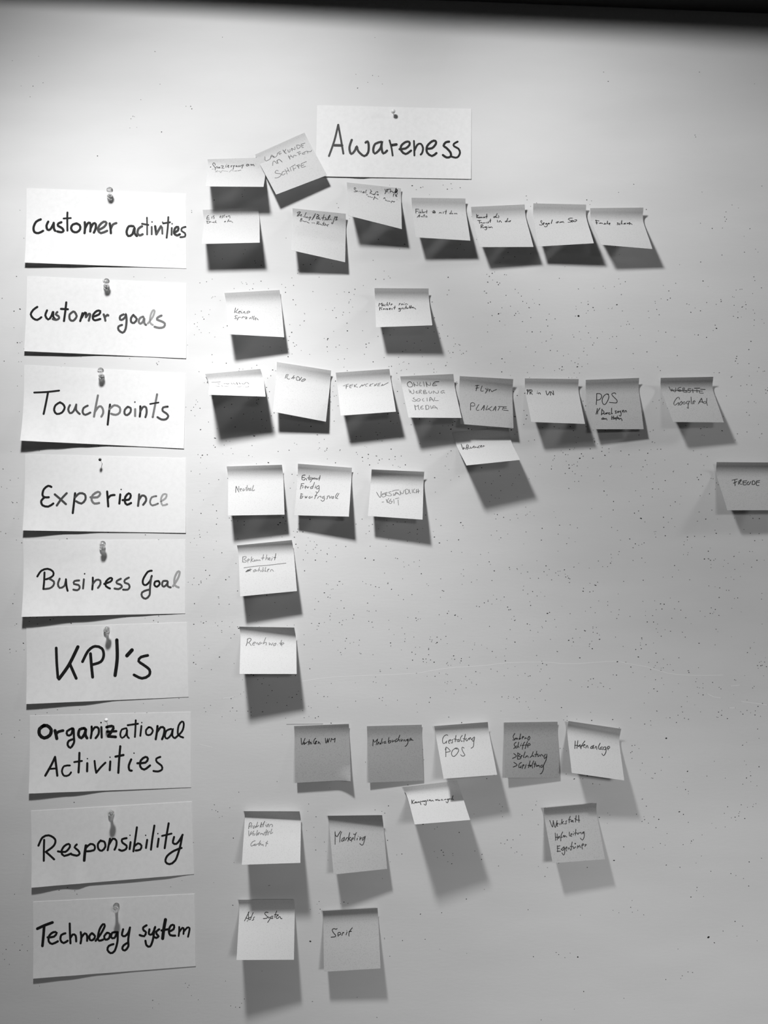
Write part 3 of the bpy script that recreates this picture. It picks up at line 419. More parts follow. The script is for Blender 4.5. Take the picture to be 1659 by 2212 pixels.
    {'tl': (274.22, 404.24), 'tr': (344.23, 403.88), 'bl': (282.88, 348.07, 30.1), 'br': (351.82, 344.72, 23.25), 'strip': (16, 16), 'top': (7.2, 10.0), 'curl': 0, 'bow': 1.0, 'ink': '0 0.95 192,564 169,803/0 0.95 167,587 297,609/0 0.95 147,715 234,713/0 0.95 271,761 313,719 314,760 354,703 352,759 392,726 407,774/0 0.95 439,797 497,780 489,724 480,804 533,763/0 0.95 624,613 571,786/0 0.95 581,746 622,753/0 0.95 628,792 705,743 673,720 645,792 669,822/0 0.95 1020,706 969,714 1004,753 979,807 942,808/0 0.95 1083,735 1038,767 1034,806 1073,797/0 0.95 1175,583 1128,773/0 0.95 1139,726 1166,772/0 0.95 1293,708 1223,755 1229,778 1286,739 1293,777/0 0.95 1363,707 1355,768 1405,713/0 0.95 1416,736 1467,668 1452,765 1420,789/0 0.95 1457,765 1497,734 1533,786', 'label': 'sticky note at the right end of the top row, leaning right over its own shadow', 'tone': 'light'},
    {'tl': (-213.0, 292.19), 'tr': (-139.2, 295.99), 'bl': (-202.93, 231.58, 30.05), 'br': (-131.38, 230.07, 18.4), 'strip': (16, 16), 'top': (4.0, 4.8), 'curl': 0, 'bow': 1.0, 'ink': '1 0.95 320,740 297,848 271,966/1 0.95 406,796 339,900/1 0.95 294,913 383,978/1 0.95 422,932 500,924 477,894 427,922 420,970 447,999/1 0.95 524,930 512,991/1 0.95 544,857/1 0.95 569,992 596,946 634,918/1 0.95 638,923 653,1012/1 0.95 764,982 835,942 785,908 735,931 718,1009/1 0.95 369,1093 321,1079 280,1105 324,1176 323,1203 259,1193/1 0.95 398,1159 352,1279/1 0.95 389,1168 422,1151 483,1155/1 0.95 525,1185 544,1143 585,1135/1 0.95 578,1117 592,1143 713,1144 645,1214 702,1202/1 0.95 743,1178/1 0.95 807,1194 849,1170 825,1165 810,1213/1 0.95 917,1112 886,1212/1 0.95 974,1108 943,1212 961,1256/1 0.95 1000,1194 1042,1174 1027,1166 1003,1212 1021,1266/1 0.95 1056,1212 1077,1202 1110,1260', 'label': 'sticky note reading Keine Spezielle, left one of the two in the customer goals row', 'tone': 'light'},
    {'tl': (-12.62, 297.59), 'tr': (59.21, 297.16), 'bl': (-10.37, 240.61, 30.1), 'br': (62.86, 242.54, 32.75), 'strip': (16, 16), 'top': (8.0, 8.0), 'curl': 0, 'bow': 1.0, 'ink': '0 0.95 132,895 158,733 192,801 261,718 236,874/0 0.95 284,816 266,874 307,867 304,816/0 0.95 311,764/0 0.95 376,809 339,853 363,890/0 0.95 458,687 421,854/0 0.95 427,824 468,824 471,876/0 0.95 535,703 520,817/0 0.95 582,795 644,788 593,780 585,847/1 0.95 934,750 882,758 906,796 867,841/1 0.95 966,812 1014,781 979,773 975,842/1 0.95 1040,781 1037,827/1 0.95 1077,719/1 0.95 1094,820 1117,774 1159,766 1187,813/0 0.95 161,952 156,1093/0 0.95 161,959 259,945/0 0.95 164,1020 215,1007/0 0.95 230,1028 234,1068/0 0.95 290,1049 337,1022 302,1015 300,1069/0 0.95 368,1029 356,1063/0 0.95 404,1016 450,1017 412,1070 458,1064/0 0.95 500,1045 562,1011 522,997 504,1058 550,1065/0 0.95 614,1005 606,1066/0 0.95 727,885 693,1054/0 0.95 666,977 738,964/0 0.95 910,1001 853,1014 856,1056 904,1022 915,994 908,1118 875,1163 846,1137/0 0.95 964,1030 1012,995 977,995 968,1051/0 0.95 1063,996 1042,1010 1055,1045 1029,1051/0 0.95 1137,873 1106,1038/0 0.95 1096,968 1147,961/0 0.95 1186,990 1155,1004 1163,1032 1195,1004/0 0.95 1270,881 1236,1012/0 0.95 1322,867 1286,1020/0 0.95 1280,955 1332,948/0 0.95 1350,985 1392,963/0 0.95 1339,999 1383,941/0 0.95 1389,1006 1431,993 1472,1057', 'label': 'sticky note starting Möchte, right one of the two in the customer goals row', 'tone': 'light'},
    {'tl': (-238.98, 184.26), 'tr': (-164.55, 190.36), 'bl': (-224.79, 150.16, 48.25), 'br': (-152.99, 149.1, 38.45), 'strip': (16, 16), 'top': (3.0, 7.0), 'curl': 0, 'bow': 1.0, 'ink': '2 0.89 115,522 430,545/2 0.89 262,637/2 0.89 324,687 382,738/2 0.89 535,738 608,713/1 0.89 638,731 685,791 729,734/2 0.89 811,723 851,831/2 0.89 892,737 918,816 978,826/1 0.89 1011,708 1031,884/1 0.89 1095,747 1135,851/2 0.89 1193,799 1240,878 1291,874 1328,761 1399,772 1442,896/2 0.89 244,907 374,971/2 0.89 446,912 496,974/2 0.89 556,997 718,979/2 0.89 788,1028/2 0.89 903,1068/2 0.89 1018,1107 1161,1073/2 0.89 1235,1105/2 0.89 1290,1135 1400,1145 1423,1079', 'label': 'strongly curled sticky note with faint writing and a long dark shadow, beside the Touchpoints card', 'tone': 'light'},
    {'tl': (-143.22, 200.44), 'tr': (-70.39, 188.37), 'bl': (-145.84, 131.69, 21.85), 'br': (-76.91, 119.5, 12.7), 'strip': (16, 16), 'top': (2.4, 6.4), 'curl': 0, 'bow': 1.0, 'ink': '1 0.84 366,499 350,586 334,662/2 0.84 370,510 424,477 438,497 388,600/1 0.84 385,601 418,657 463,673 498,656/0 0.84 565,627 616,572 654,485/1 0.84 621,550 633,632/1 0.84 605,585 698,578/1 0.84 763,530 750,652 809,655 870,631 851,550 798,498 763,530/1 0.84 863,625 876,664/1 0.84 935,508 882,628/1 0.84 1032,559 962,621 941,665 973,677 1061,610 1082,564 1032,555', 'label': 'sticky note reading RADIO, larger looking and hanging slightly clockwise', 'tone': 'light'},
    {'tl': (-64.48, 185.74), 'tr': (7.21, 190.33), 'bl': (-56.41, 125.5, 29.55), 'br': (15.6, 131.04, 27.15), 'strip': (16, 16), 'top': (5.2, 7.2), 'curl': 0, 'bow': 1.0, 'ink': '2 0.78 211,667 418,588/1 0.78 347,620 306,805/2 0.78 287,711 403,685/1 0.78 470,646 447,761 502,780/2 0.78 458,652 575,618/2 0.78 465,698 557,684/1 0.78 629,646 625,749/2 0.78 622,719 724,617 645,714 742,773/1 0.78 809,786 924,665 911,738 1017,651/2 0.78 1133,632 1049,669 1037,735 1085,761/1 0.78 1226,671 1182,762/2 0.78 1217,700 1332,643/2 0.78 1204,721 1233,767/1 0.78 1390,686 1375,772/1 0.78 1468,655 1412,747/2 0.78 1346,770 1420,726 1452,691/2 0.78 1518,667 1476,782/2 0.78 1511,674 1600,645/2 0.78 1506,719 1570,710/2 0.78 1488,775 1550,781/1 0.78 1606,793 1679,705 1659,776 1884,656', 'label': 'sticky note reading FERNSEHEN between the RADIO note and the four-line note', 'tone': 'light'},
    {'tl': (21.54, 180.87), 'tr': (92.1, 183.28), 'bl': (31.82, 122.72, 32.7), 'br': (101.46, 123.09, 25.3), 'strip': (13, 19), 'top': (4.8, 9.2), 'curl': 0, 'bow': 1.0, 'ink': '1 0.84 321,286 252,327 218,427 255,542 349,551 418,475 396,359 352,287 310,283/0 0.84 468,333 480,526/2 0.84 470,404 579,493 622,450 612,315/2 0.84 717,324 678,466 704,510 748,496/2 0.84 841,298 849,535/1 0.84 940,308 942,551/2 0.84 936,344 996,459 1056,489 1098,448 1099,348/1 0.84 1429,305 1265,323 1168,477 1201,514 1331,489/2 0.84 1222,423 1286,417/2 0.84 240,673 262,823/2 0.84 288,734 318,862 382,864 416,789 405,697/2 0.84 256,823 291,747/2 0.84 539,754 488,804 504,861 566,844/2 0.84 510,798 542,799/2 0.84 621,742 603,870/2 0.84 615,742 696,704 698,758 625,807 698,872/1 0.84 777,759 770,886/2 0.84 772,759 843,715 867,762 794,812 885,840 889,877 781,887/2 0.84 994,765 972,829 1006,874 1062,857 1095,794/2 0.84 1163,769 1137,884/2 0.84 1168,769 1232,861 1304,876 1344,826 1340,760/2 0.84 1568,766 1481,777 1427,841 1472,887 1535,831 1568,883/2 0.84 379,1040 325,1072 413,1129 414,1175 349,1190 280,1160/2 0.84 528,1089 458,1120 457,1175 541,1176 595,1124 550,1084/2 0.84 719,1089 669,1126 678,1180 720,1182/2 0.84 857,1065 840,1191/1 0.84 930,1193 990,1041 1082,1203/2 0.84 936,1145 1038,1137/2 0.84 1155,1063 1116,1172 1263,1182/1 0.84 332,1390 325,1627/2 0.84 335,1404 384,1461 469,1390/2 0.84 469,1390 445,1572 480,1613/2 0.84 638,1419 558,1461 531,1558 569,1585 635,1565/2 0.84 551,1502 592,1509/1 0.84 744,1419 722,1613/2 0.84 733,1419 821,1398 861,1475 811,1585 735,1599/2 0.84 928,1419 929,1571/2 0.84 964,1551 1051,1412 1164,1585/2 0.84 991,1516 1159,1523', 'label': 'sticky note with four lines in capitals starting ONLINE WERBUNG', 'tone': 'light'},
    {'tl': (100.89, 181.17), 'tr': (171.72, 176.52), 'bl': (100.66, 116.1, 17.0), 'br': (171.08, 110.71, 14.8), 'strip': (15, 19), 'top': (5.2, 8.8), 'curl': 0, 'bow': 1.0, 'ink': '1 0.89 601,403 732,376/0 0.89 668,369 655,522 623,632/1 0.89 618,513 734,489/1 0.89 853,392 802,623 902,621/1 0.89 976,499 1045,564/1 0.89 1087,502 975,712/1 0.89 1044,480/1 0.89 1119,583 1176,546 1150,516 1113,571 1134,632/1 0.89 1213,575 1214,631 1298,567 1402,506/0 0.89 408,1140 398,1386/1 0.89 403,1141 473,1095 556,1132 553,1196 489,1217 411,1208/1 0.89 718,1151 613,1308 643,1377 717,1358/0 0.89 801,1339 924,1164 890,1355/1 0.89 846,1253 910,1232/1 0.89 1050,1171 976,1312 1013,1321 1207,1190/1 0.89 1067,1268 1180,1342/0 0.89 1239,1331 1356,1173 1339,1328/1 0.89 1278,1271 1352,1263/1 0.89 1445,1182 1604,1174/1 0.89 1514,1183 1434,1308/1 0.89 1651,1176 1599,1278/1 0.89 1625,1177 1762,1170/1 0.89 1638,1222 1755,1221/1 0.89 1641,1284 1820,1289', 'label': 'sticky note reading Flyer PLAKATE, partly over the right edge of its neighbour', 'tone': 'mid'},
    {'tl': (91.43, 106.0), 'tr': (165.82, 113.44), 'bl': (106.09, 59.86, 43.2), 'br': (175.95, 67.38, 37.45), 'strip': (22, 22), 'top': (0.2, 0.2), 'curl': 0, 'bow': 1.0, 'ink': '0 0.89 182,566 178,727 168,927/0 0.89 220,781 194,900/0 0.89 193,887 247,833 263,927/0 0.89 396,625 346,721 323,861 315,963/0 0.89 295,842 374,845/0 0.89 425,671 374,845 372,910 427,895/0 0.89 467,805 456,894 490,901 542,839/0 0.89 575,820 623,803 600,779 569,845 585,900/0 0.89 614,900 651,835 674,892/0 0.89 812,795 698,910 781,927/0 0.89 834,872 895,812 855,797 831,898 848,921/0 0.89 902,905 926,865 952,817 976,868', 'label': 'strongly curled sticky note reading Influencer below the Flyer note', 'tone': 'light'},
    {'tl': (187.38, 177.83), 'tr': (258.81, 176.65), 'bl': (192.09, 117.39, 28.6), 'br': (263.31, 115.37, 23.85), 'strip': (16, 16), 'top': (6.8, 8.0), 'curl': 0, 'bow': 1.0, 'ink': '0 0.95 73,556 86,632 53,755/0 0.95 56,551 103,539 118,605 78,665/0 0.95 173,560 158,753/0 0.95 144,549 233,542 256,608 185,679/0 0.95 185,679 245,756/0 0.95 444,679 436,711/1 0.95 453,604/0 0.95 479,731 494,683/0 0.95 492,699 536,677 552,745/0 0.95 777,581 802,781 917,606/0 0.95 918,789 953,616 1037,771 1045,576', 'label': 'sticky note reading PR in VN right of the Flyer note', 'tone': 'light'},
    {'tl': (268.66, 175.98), 'tr': (339.57, 178.44), 'bl': (275.05, 109.21, 16.3), 'br': (344.46, 109.82, 10.25), 'strip': (16, 16), 'top': (6.0, 6.8), 'curl': 0, 'bow': 1.0, 'ink': '0 1.00 392,643 356,846 307,1043/0 1.00 393,638 502,641 565,705 545,803 465,876 366,892/0 1.00 841,678 767,665 662,728 575,851 552,976 596,1048 678,1021 790,884 838,763 812,682 747,670/0 1.00 1109,676 1090,634 1038,633 968,661 976,737 1065,844 1124,918 1109,978 1057,1002 821,979/0 1.00 325,1172 234,1393/0 1.00 420,1158 315,1280 294,1383/0 1.00 495,1190 432,1426/0 1.00 490,1210 551,1283 541,1345 451,1395/0 1.00 541,1345 540,1386 572,1397 619,1346 617,1387/0 1.00 644,1336 650,1393 667,1347 707,1337/0 1.00 775,1338 723,1358 726,1404 785,1394/0 1.00 870,1168 830,1390/0 1.00 841,1349 865,1380/0 1.00 1037,1265 982,1274 1009,1320 1018,1361 975,1356/0 1.00 1122,1281 1066,1301 1084,1342 1130,1292/0 1.00 1210,1272 1170,1282 1164,1323 1204,1313 1191,1434 1150,1484 1117,1444/0 1.00 1268,1304 1327,1264 1297,1238 1262,1283 1289,1329/0 1.00 1348,1325 1376,1265 1414,1265 1422,1316/0 1.00 492,1539 429,1569 428,1610 484,1590/0 1.00 492,1539 500,1610 538,1555 550,1606 595,1560 619,1631/0 1.00 832,1471 801,1613/0 1.00 900,1472 860,1608/0 1.00 821,1542 891,1532/0 1.00 928,1543 903,1583 952,1583 957,1543/0 1.00 1045,1473 1004,1554 969,1634/0 1.00 965,1558 1045,1544/0 1.00 1040,1574 1093,1549 1064,1544 1049,1584 1087,1589/0 1.00 1108,1615 1139,1565 1185,1585 1194,1660', 'label': 'greyish sticky note with large POS and two small lines below', 'tone': 'mid'},
    {'tl': (367.62, 178.18), 'tr': (436.94, 179.39), 'bl': (377.42, 117.54, 27.25), 'br': (446.04, 117.53, 21.85), 'strip': (16, 16), 'top': (8.4, 10.0), 'curl': 0, 'bow': 1.0, 'ink': '1 0.89 325,420 388,639 427,521/1 0.89 417,581 518,671 568,570 574,479/1 0.89 778,454 667,497 640,601 688,653 789,626/1 0.89 654,586 739,574/1 0.89 851,501 829,663 903,700/1 0.89 845,501 906,487 910,548 853,606 974,652 976,695 891,700/1 0.89 1155,539 1068,522 1037,573 1121,633 1095,697 1022,703/1 0.89 1219,548 1202,721/0 0.89 1295,509 1497,510/1 0.89 1381,574 1358,717/0 0.89 1519,569 1701,581/1 0.89 1472,634 1453,740 1593,749/1 0.89 1474,655 1581,657/1 1.06 377,572 709,610 1183,620 1477,641/1 0.89 583,992 595,924 538,917 361,1074 295,1176 326,1215 452,1144 509,1122 449,1222/1 0.89 634,1077 536,1145 508,1212 589,1190 649,1100 625,1071/1 0.89 737,1090 659,1135 677,1180 762,1147 737,1090/1 0.89 946,1075 849,1079 799,1159 848,1171 960,1069/1 0.89 881,1148 817,1267 797,1370 757,1326/1 0.89 1067,906 1024,1058 982,1166 1100,1156/1 0.89 1064,1111 1152,1100 1154,1048 1087,1082 1053,1139/0 0.89 1256,1169 1454,962/0 0.89 1454,962 1439,1131/1 0.89 1317,1108 1450,1103/1 0.89 1595,1099 1500,1098 1459,1143 1510,1165 1599,1122/1 0.89 1660,970 1594,1133 1585,1231', 'label': 'sticky note whose first line is crossed out, right end of the Touchpoints row', 'tone': 'mid'},
    {'tl': (442.17, 66.29), 'tr': (513.68, 65.79), 'bl': (449.97, 2.25, 23.35), 'br': (521.77, 2.43, 21.7), 'strip': (16, 16), 'top': (8.0, 9.2), 'curl': 0, 'bow': 1.0, 'ink': '1 0.95 521,823 735,774/0 0.95 624,814 569,1024/0 0.95 536,937 685,874/0 0.95 771,853 710,977/0 0.95 768,862 872,792 848,844 755,929/1 0.95 755,929 784,969 846,969/0 0.95 918,862 891,997 995,985/0 0.95 919,857 1066,840/0 0.95 919,912 1017,916/0 0.95 1121,878 1030,953 1067,993 1139,953 1201,874/0 0.95 1264,861 1221,981/0 0.95 1257,870 1318,835 1356,887 1338,953 1277,985 1225,981/0 0.95 1433,852 1376,977 1391,1017 1466,1017/0 0.95 1425,852 1554,826/0 0.95 1441,895 1524,895', 'label': 'sticky note reading FREUDE, cut off by the right edge of the view', 'tone': 'mid'},
    {'tl': (-209.76, 60.8), 'tr': (-135.73, 62.76), 'bl': (-204.12, -4.67, 25.05), 'br': (-130.83, -3.47, 19.4), 'strip': (16, 16), 'top': (4.8, 8.4), 'curl': 0, 'bow': 1.0, 'ink': '1 0.95 290,880 275,985 272,1092/1 0.95 290,880 339,987 387,1079/2 0.95 388,886 384,988/2 0.95 426,1003 486,991 472,964 430,976 430,1029 465,1052/2 0.95 556,970 528,1018 542,1051 584,1020 619,981/2 0.95 691,859 676,942 654,1047/2 0.95 634,941 683,946/2 0.95 732,957 696,1036/2 0.95 718,984 746,964/2 0.95 823,960 767,985 752,1031 780,1038 823,1000 829,1042/2 0.95 916,865 879,988 878,1056 952,1023', 'label': 'sticky note reading Neutral beside the Experience card', 'tone': 'light'},
    {'tl': (-114.5, 64.24), 'tr': (-42.79, 59.03), 'bl': (-118.47, -4.28, 14.9), 'br': (-46.07, -6.07, 23.1), 'strip': (16, 16), 'top': (7.2, 4.4), 'curl': 0, 'bow': 1.0, 'ink': '0 0.89 278,500 176,526 171,698 260,698/0 0.89 181,614 258,597/0 0.89 261,708 277,658 318,644 349,708/1 0.89 434,500 419,682/1 0.89 368,618 440,601/1 0.89 490,574 463,634 495,654 446,691/1 0.89 532,589 524,697 483,769/1 0.89 525,630 565,604 577,637 537,657/1 0.89 636,587 596,607 603,635 644,627/1 0.89 661,643 673,596 702,634/1 0.89 708,657 720,598 765,653/1 0.89 833,467 808,678/1 0.89 772,594 833,584/1 0.89 169,848 151,930 140,1030/1 0.89 153,848 256,833/1 0.89 150,925 231,907/1 0.89 213,987 240,944/1 0.89 305,969 359,939 320,912 304,960 329,1004/1 0.89 384,937 400,988 446,934/1 0.89 589,908 510,950 525,996 594,965/1 0.89 644,770 601,927 591,983/1 0.89 693,913 677,970/1 0.89 705,873/1 0.89 804,877 726,939 752,999 822,963/1 0.89 825,886 838,1027 794,1108 720,1085/1 0.89 185,1164 174,1332/1 0.89 175,1165 244,1179/1 0.89 168,1261 234,1242/1 0.89 164,1338 226,1330/1 0.89 226,1330 266,1251/1 0.89 338,1248 355,1330 375,1268 400,1322 410,1244/1 0.89 529,1250 480,1280 504,1329 562,1282/1 0.89 594,1297 601,1246/1 0.89 774,1118 722,1218 700,1331/1 0.89 701,1208 772,1199/1 0.89 802,1310 838,1246/1 0.89 868,1234 918,1220 933,1276/1 0.89 1052,1213 983,1251 997,1312 1055,1258 1058,1371 995,1419 935,1376/1 0.89 1205,1194 1155,1219 1169,1264 1143,1328/1 0.89 1226,1193 1253,1294 1308,1200/1 0.89 1381,1208 1332,1245 1347,1301 1395,1264 1381,1208/1 0.89 1525,1091 1453,1204 1479,1283/1 0.89 1578,1102 1498,1259 1551,1291', 'label': 'sticky note with three lines, Entspannt Freudig Erwartungsvoll', 'tone': 'light'},
    {'tl': (-16.39, 56.47), 'tr': (53.57, 53.57), 'bl': (-21.17, -5.17, 20.55), 'br': (50.44, -9.94, 24.5), 'strip': (16, 16), 'top': (11.0, 7.6), 'curl': 0, 'bow': 1.0, 'ink': '1 0.78 246,1022 399,1200 423,989/2 0.78 553,1032 464,1075 458,1150 518,1178 584,1143/2 0.78 466,1097 567,1069/1 0.78 576,1030 606,1131/2 0.78 575,1025 655,1003 603,1089 732,1124/2 0.78 791,967 711,989 714,1022 809,1066 800,1109 755,1122/2 0.78 836,953 926,907 1075,886/2 0.78 887,1029 881,1105 936,1069/1 0.78 943,1090 976,979 1120,1069/2 0.78 956,1030 1048,1019/1 0.78 1129,918 1160,1056/2 0.78 1138,969 1233,1019 1272,892/1 0.78 1318,878 1348,1024/2 0.78 1312,878 1374,838 1457,893 1438,985 1354,1029/2 0.78 1467,845 1496,987 1530,974/2 0.78 1577,838 1599,965/2 0.78 1674,814 1624,871 1645,951 1703,959/1 0.78 1744,828 1743,962/1 0.78 1802,813 1812,958/2 0.78 1747,916 1862,881/2 0.78 480,1377 537,1366/1 0.78 627,1247 680,1383/2 0.78 721,1206 665,1317 749,1391/2 0.78 808,1221 745,1312 756,1404 818,1400 859,1317/2 0.78 779,1309 847,1305/2 0.78 906,1226 932,1392/2 0.78 968,1207 1092,1170/2 0.78 1067,1236 1100,1459', 'label': 'sticky note reading VERSTÄNDLICHKEIT with a shaded top left corner', 'tone': 'light'},
    {'tl': (-196.04, -44.43), 'tr': (-122.53, -37.25), 'bl': (-188.15, -110.47, 24.9), 'br': (-114.29, -103.78, 21.4), 'strip': (13, 16), 'top': (5.2, 7.6), 'curl': 0, 'bow': 1.0, 'ink': '1 0.84 154,568 139,756/2 0.84 160,569 249,559 280,605 188,672 279,726 244,771 139,761/2 0.84 318,729 391,703 354,665 319,707 326,785/2 0.84 469,595 431,790/2 0.84 521,671 451,732 526,777/2 0.84 595,724 550,742 559,775 604,758/2 0.84 626,771 651,718 681,766/2 0.84 704,757 738,738 775,775/2 0.84 905,554 854,750/2 0.84 819,684 919,683/2 0.84 1026,574 970,762/2 0.84 984,718 1041,690 1047,769/2 0.84 1070,750 1139,723 1096,695 1080,773 1135,778/2 0.84 1205,729 1172,809/2 0.84 1219,679/1 0.84 1350,558 1289,799/1 0.84 1262,707 1338,720/2 0.84 180,953 638,942 968,953 1687,945/0 1.45 245,1079 336,1024 300,1075 379,1037/0 0.84 392,1001 388,1074/1 0.84 346,1034 446,1024/2 0.84 588,1042 521,1059 513,1103 563,1099 598,1057/2 0.84 607,1094 642,1070/2 0.84 734,990 672,1108/2 0.84 685,1074 741,1069 759,1127/2 0.84 851,1070 805,1093 814,1133 870,1108 862,1071/2 0.84 832,1022 887,1023/2 0.84 954,1010 913,1131/2 0.84 925,1104 967,1137/2 0.84 1002,1111 1082,1073 1026,1077 1010,1154/2 0.84 1109,1152 1134,1105 1179,1100 1219,1151', 'label': 'sticky note with an underlined word Bekanntheit, beside the Business Goal card', 'tone': 'light'},
    {'tl': (-193.07, -152.61), 'tr': (-118.85, -152.94), 'bl': (-186.56, -209.23, 38.8), 'br': (-113.7, -210.88, 30.4), 'strip': (13, 19), 'top': (5.6, 12.0), 'curl': 0, 'bow': 1.0, 'ink': '1 0.89 252,625 242,759 204,888/1 0.89 247,648 312,595 381,624 371,682 292,781/2 0.89 247,781 312,781 388,885/2 0.89 432,819 541,782 511,749 451,782 437,866 502,866/1 0.89 601,772 586,820/2 0.89 720,755 631,826 651,852 770,783/2 0.89 909,561 851,716 810,827/2 0.89 820,816 890,761 930,784 910,870/2 0.89 1030,773 1030,871 1080,806 1109,882 1160,784/2 0.89 1270,796 1200,829 1179,893 1239,883 1275,807/2 0.89 1329,863/2 0.89 1473,670 1429,863/2 0.89 1390,796 1460,808/2 0.89 1459,863 1560,808 1510,773 1459,841 1474,907', 'label': 'sticky note reading Reichweite with a bent dark top right corner', 'tone': 'light'},
    {'tl': (-120.08, -285.94), 'tr': (-46.9, -282.78), 'bl': (-117.94, -360.22, 7.9), 'br': (-44.03, -356.04, 7.5), 'strip': (14, 14), 'top': (2.4, 3.6), 'curl': 6, 'bow': 1.0, 'ink': '0 1.00 239,552 266,763 382,563/0 1.00 333,727 374,698 344,705 332,765 394,725/0 1.00 394,734 440,700/0 1.00 538,613 495,772/0 1.00 466,684 557,683/0 1.00 556,749 588,698 557,714 556,762/0 1.00 618,717 612,760/1 1.00 634,668/0 1.00 768,576 711,630 693,737 759,762/0 1.00 739,731 812,681 781,670 750,722 790,750/0 1.00 850,753 872,692/0 1.00 861,736 902,720 926,769/0 1.00 1124,592 1140,756 1210,605/0 1.00 1210,615 1206,746 1276,604/0 1.00 1309,715 1347,607/0 1.00 1347,607 1397,656 1479,608/0 1.00 1479,608 1455,735', 'label': 'grey flat sticky note reading Verteilen WM, its lower right corner curling', 'tone': 'dark'},
    {'tl': (-22.65, -286.23), 'tr': (50.44, -284.25), 'bl': (-20.78, -360.62, 5.75), 'br': (52.66, -358.85, 2.1), 'strip': (16, 16), 'top': (2.0, 2.0), 'curl': 0, 'bow': 1.0, 'ink': '0 0.95 213,584 191,797/0 0.95 213,584 261,681 376,571/0 0.95 376,571 315,767/0 0.95 366,734 424,695 402,674 371,763/0 0.95 490,717 445,726 450,751 502,717/0 0.95 539,559 489,747/0 0.95 559,678 546,723/0 0.95 666,660 609,680 613,730 670,702 675,722/0 0.95 787,526 760,704 804,720 862,676 829,638 772,673/0 0.95 908,624 906,697 975,637/0 0.95 1089,580 1008,648 1018,690 1121,646/0 0.95 1188,441 1109,651/0 0.95 1121,630 1167,615 1181,679/0 0.95 1229,601 1232,680 1290,613/0 0.95 1322,667 1357,620 1383,679/0 0.95 1492,608 1424,628 1445,670 1492,619 1471,742 1406,827 1367,835/0 0.95 1535,673 1572,565 1615,622 1559,631 1603,643/0 0.95 1626,633 1670,655', 'label': 'grey flat sticky note reading Mediabuchungen', 'tone': 'dark'},
    {'tl': (66.85, -284.85), 'tr': (137.99, -279.13), 'bl': (77.38, -346.15, 34.15), 'br': (147.38, -342.22, 30.1), 'strip': (16, 16), 'top': (6.8, 8.0), 'curl': 0, 'bow': 1.0, 'ink': '1 0.95 446,520 403,487 300,544 221,677 214,784 250,816 325,775 371,734/1 0.95 365,738 337,810/1 0.95 434,748 533,729 512,691 447,731 427,808 467,819/1 0.95 614,704 574,714 580,776 562,818 518,802/0 0.95 753,554 710,670 678,784/1 0.95 655,684 754,710/1 0.95 840,708 770,729 759,781 806,784 848,717 833,791/1 0.95 987,575 919,639 891,738 918,793 949,778/0 0.95 1107,532 1056,670 1000,807/1 0.95 995,692 1074,726/1 0.95 1118,693 1087,753 1117,790 1176,734 1211,700/0 0.95 1215,754 1239,702 1281,683 1288,742 1313,762/1 0.95 1425,671 1338,728 1324,797 1358,816 1425,699/1 0.95 1431,690 1375,826 1321,981 1226,1023/1 0.95 306,933 262,1061 226,1225/1 0.95 255,1009 311,930 383,988 433,1057 381,1075 251,1085/1 0.95 696,1023 646,997 544,1028 467,1109 467,1197 534,1239 654,1156 742,1069 737,1010 668,980 607,1002/1 0.95 965,1006 916,973 877,1019 900,1114 946,1206 911,1240 843,1249 793,1194', 'label': 'bright sticky note reading Gestaltung POS between two flat grey notes', 'tone': 'light'},
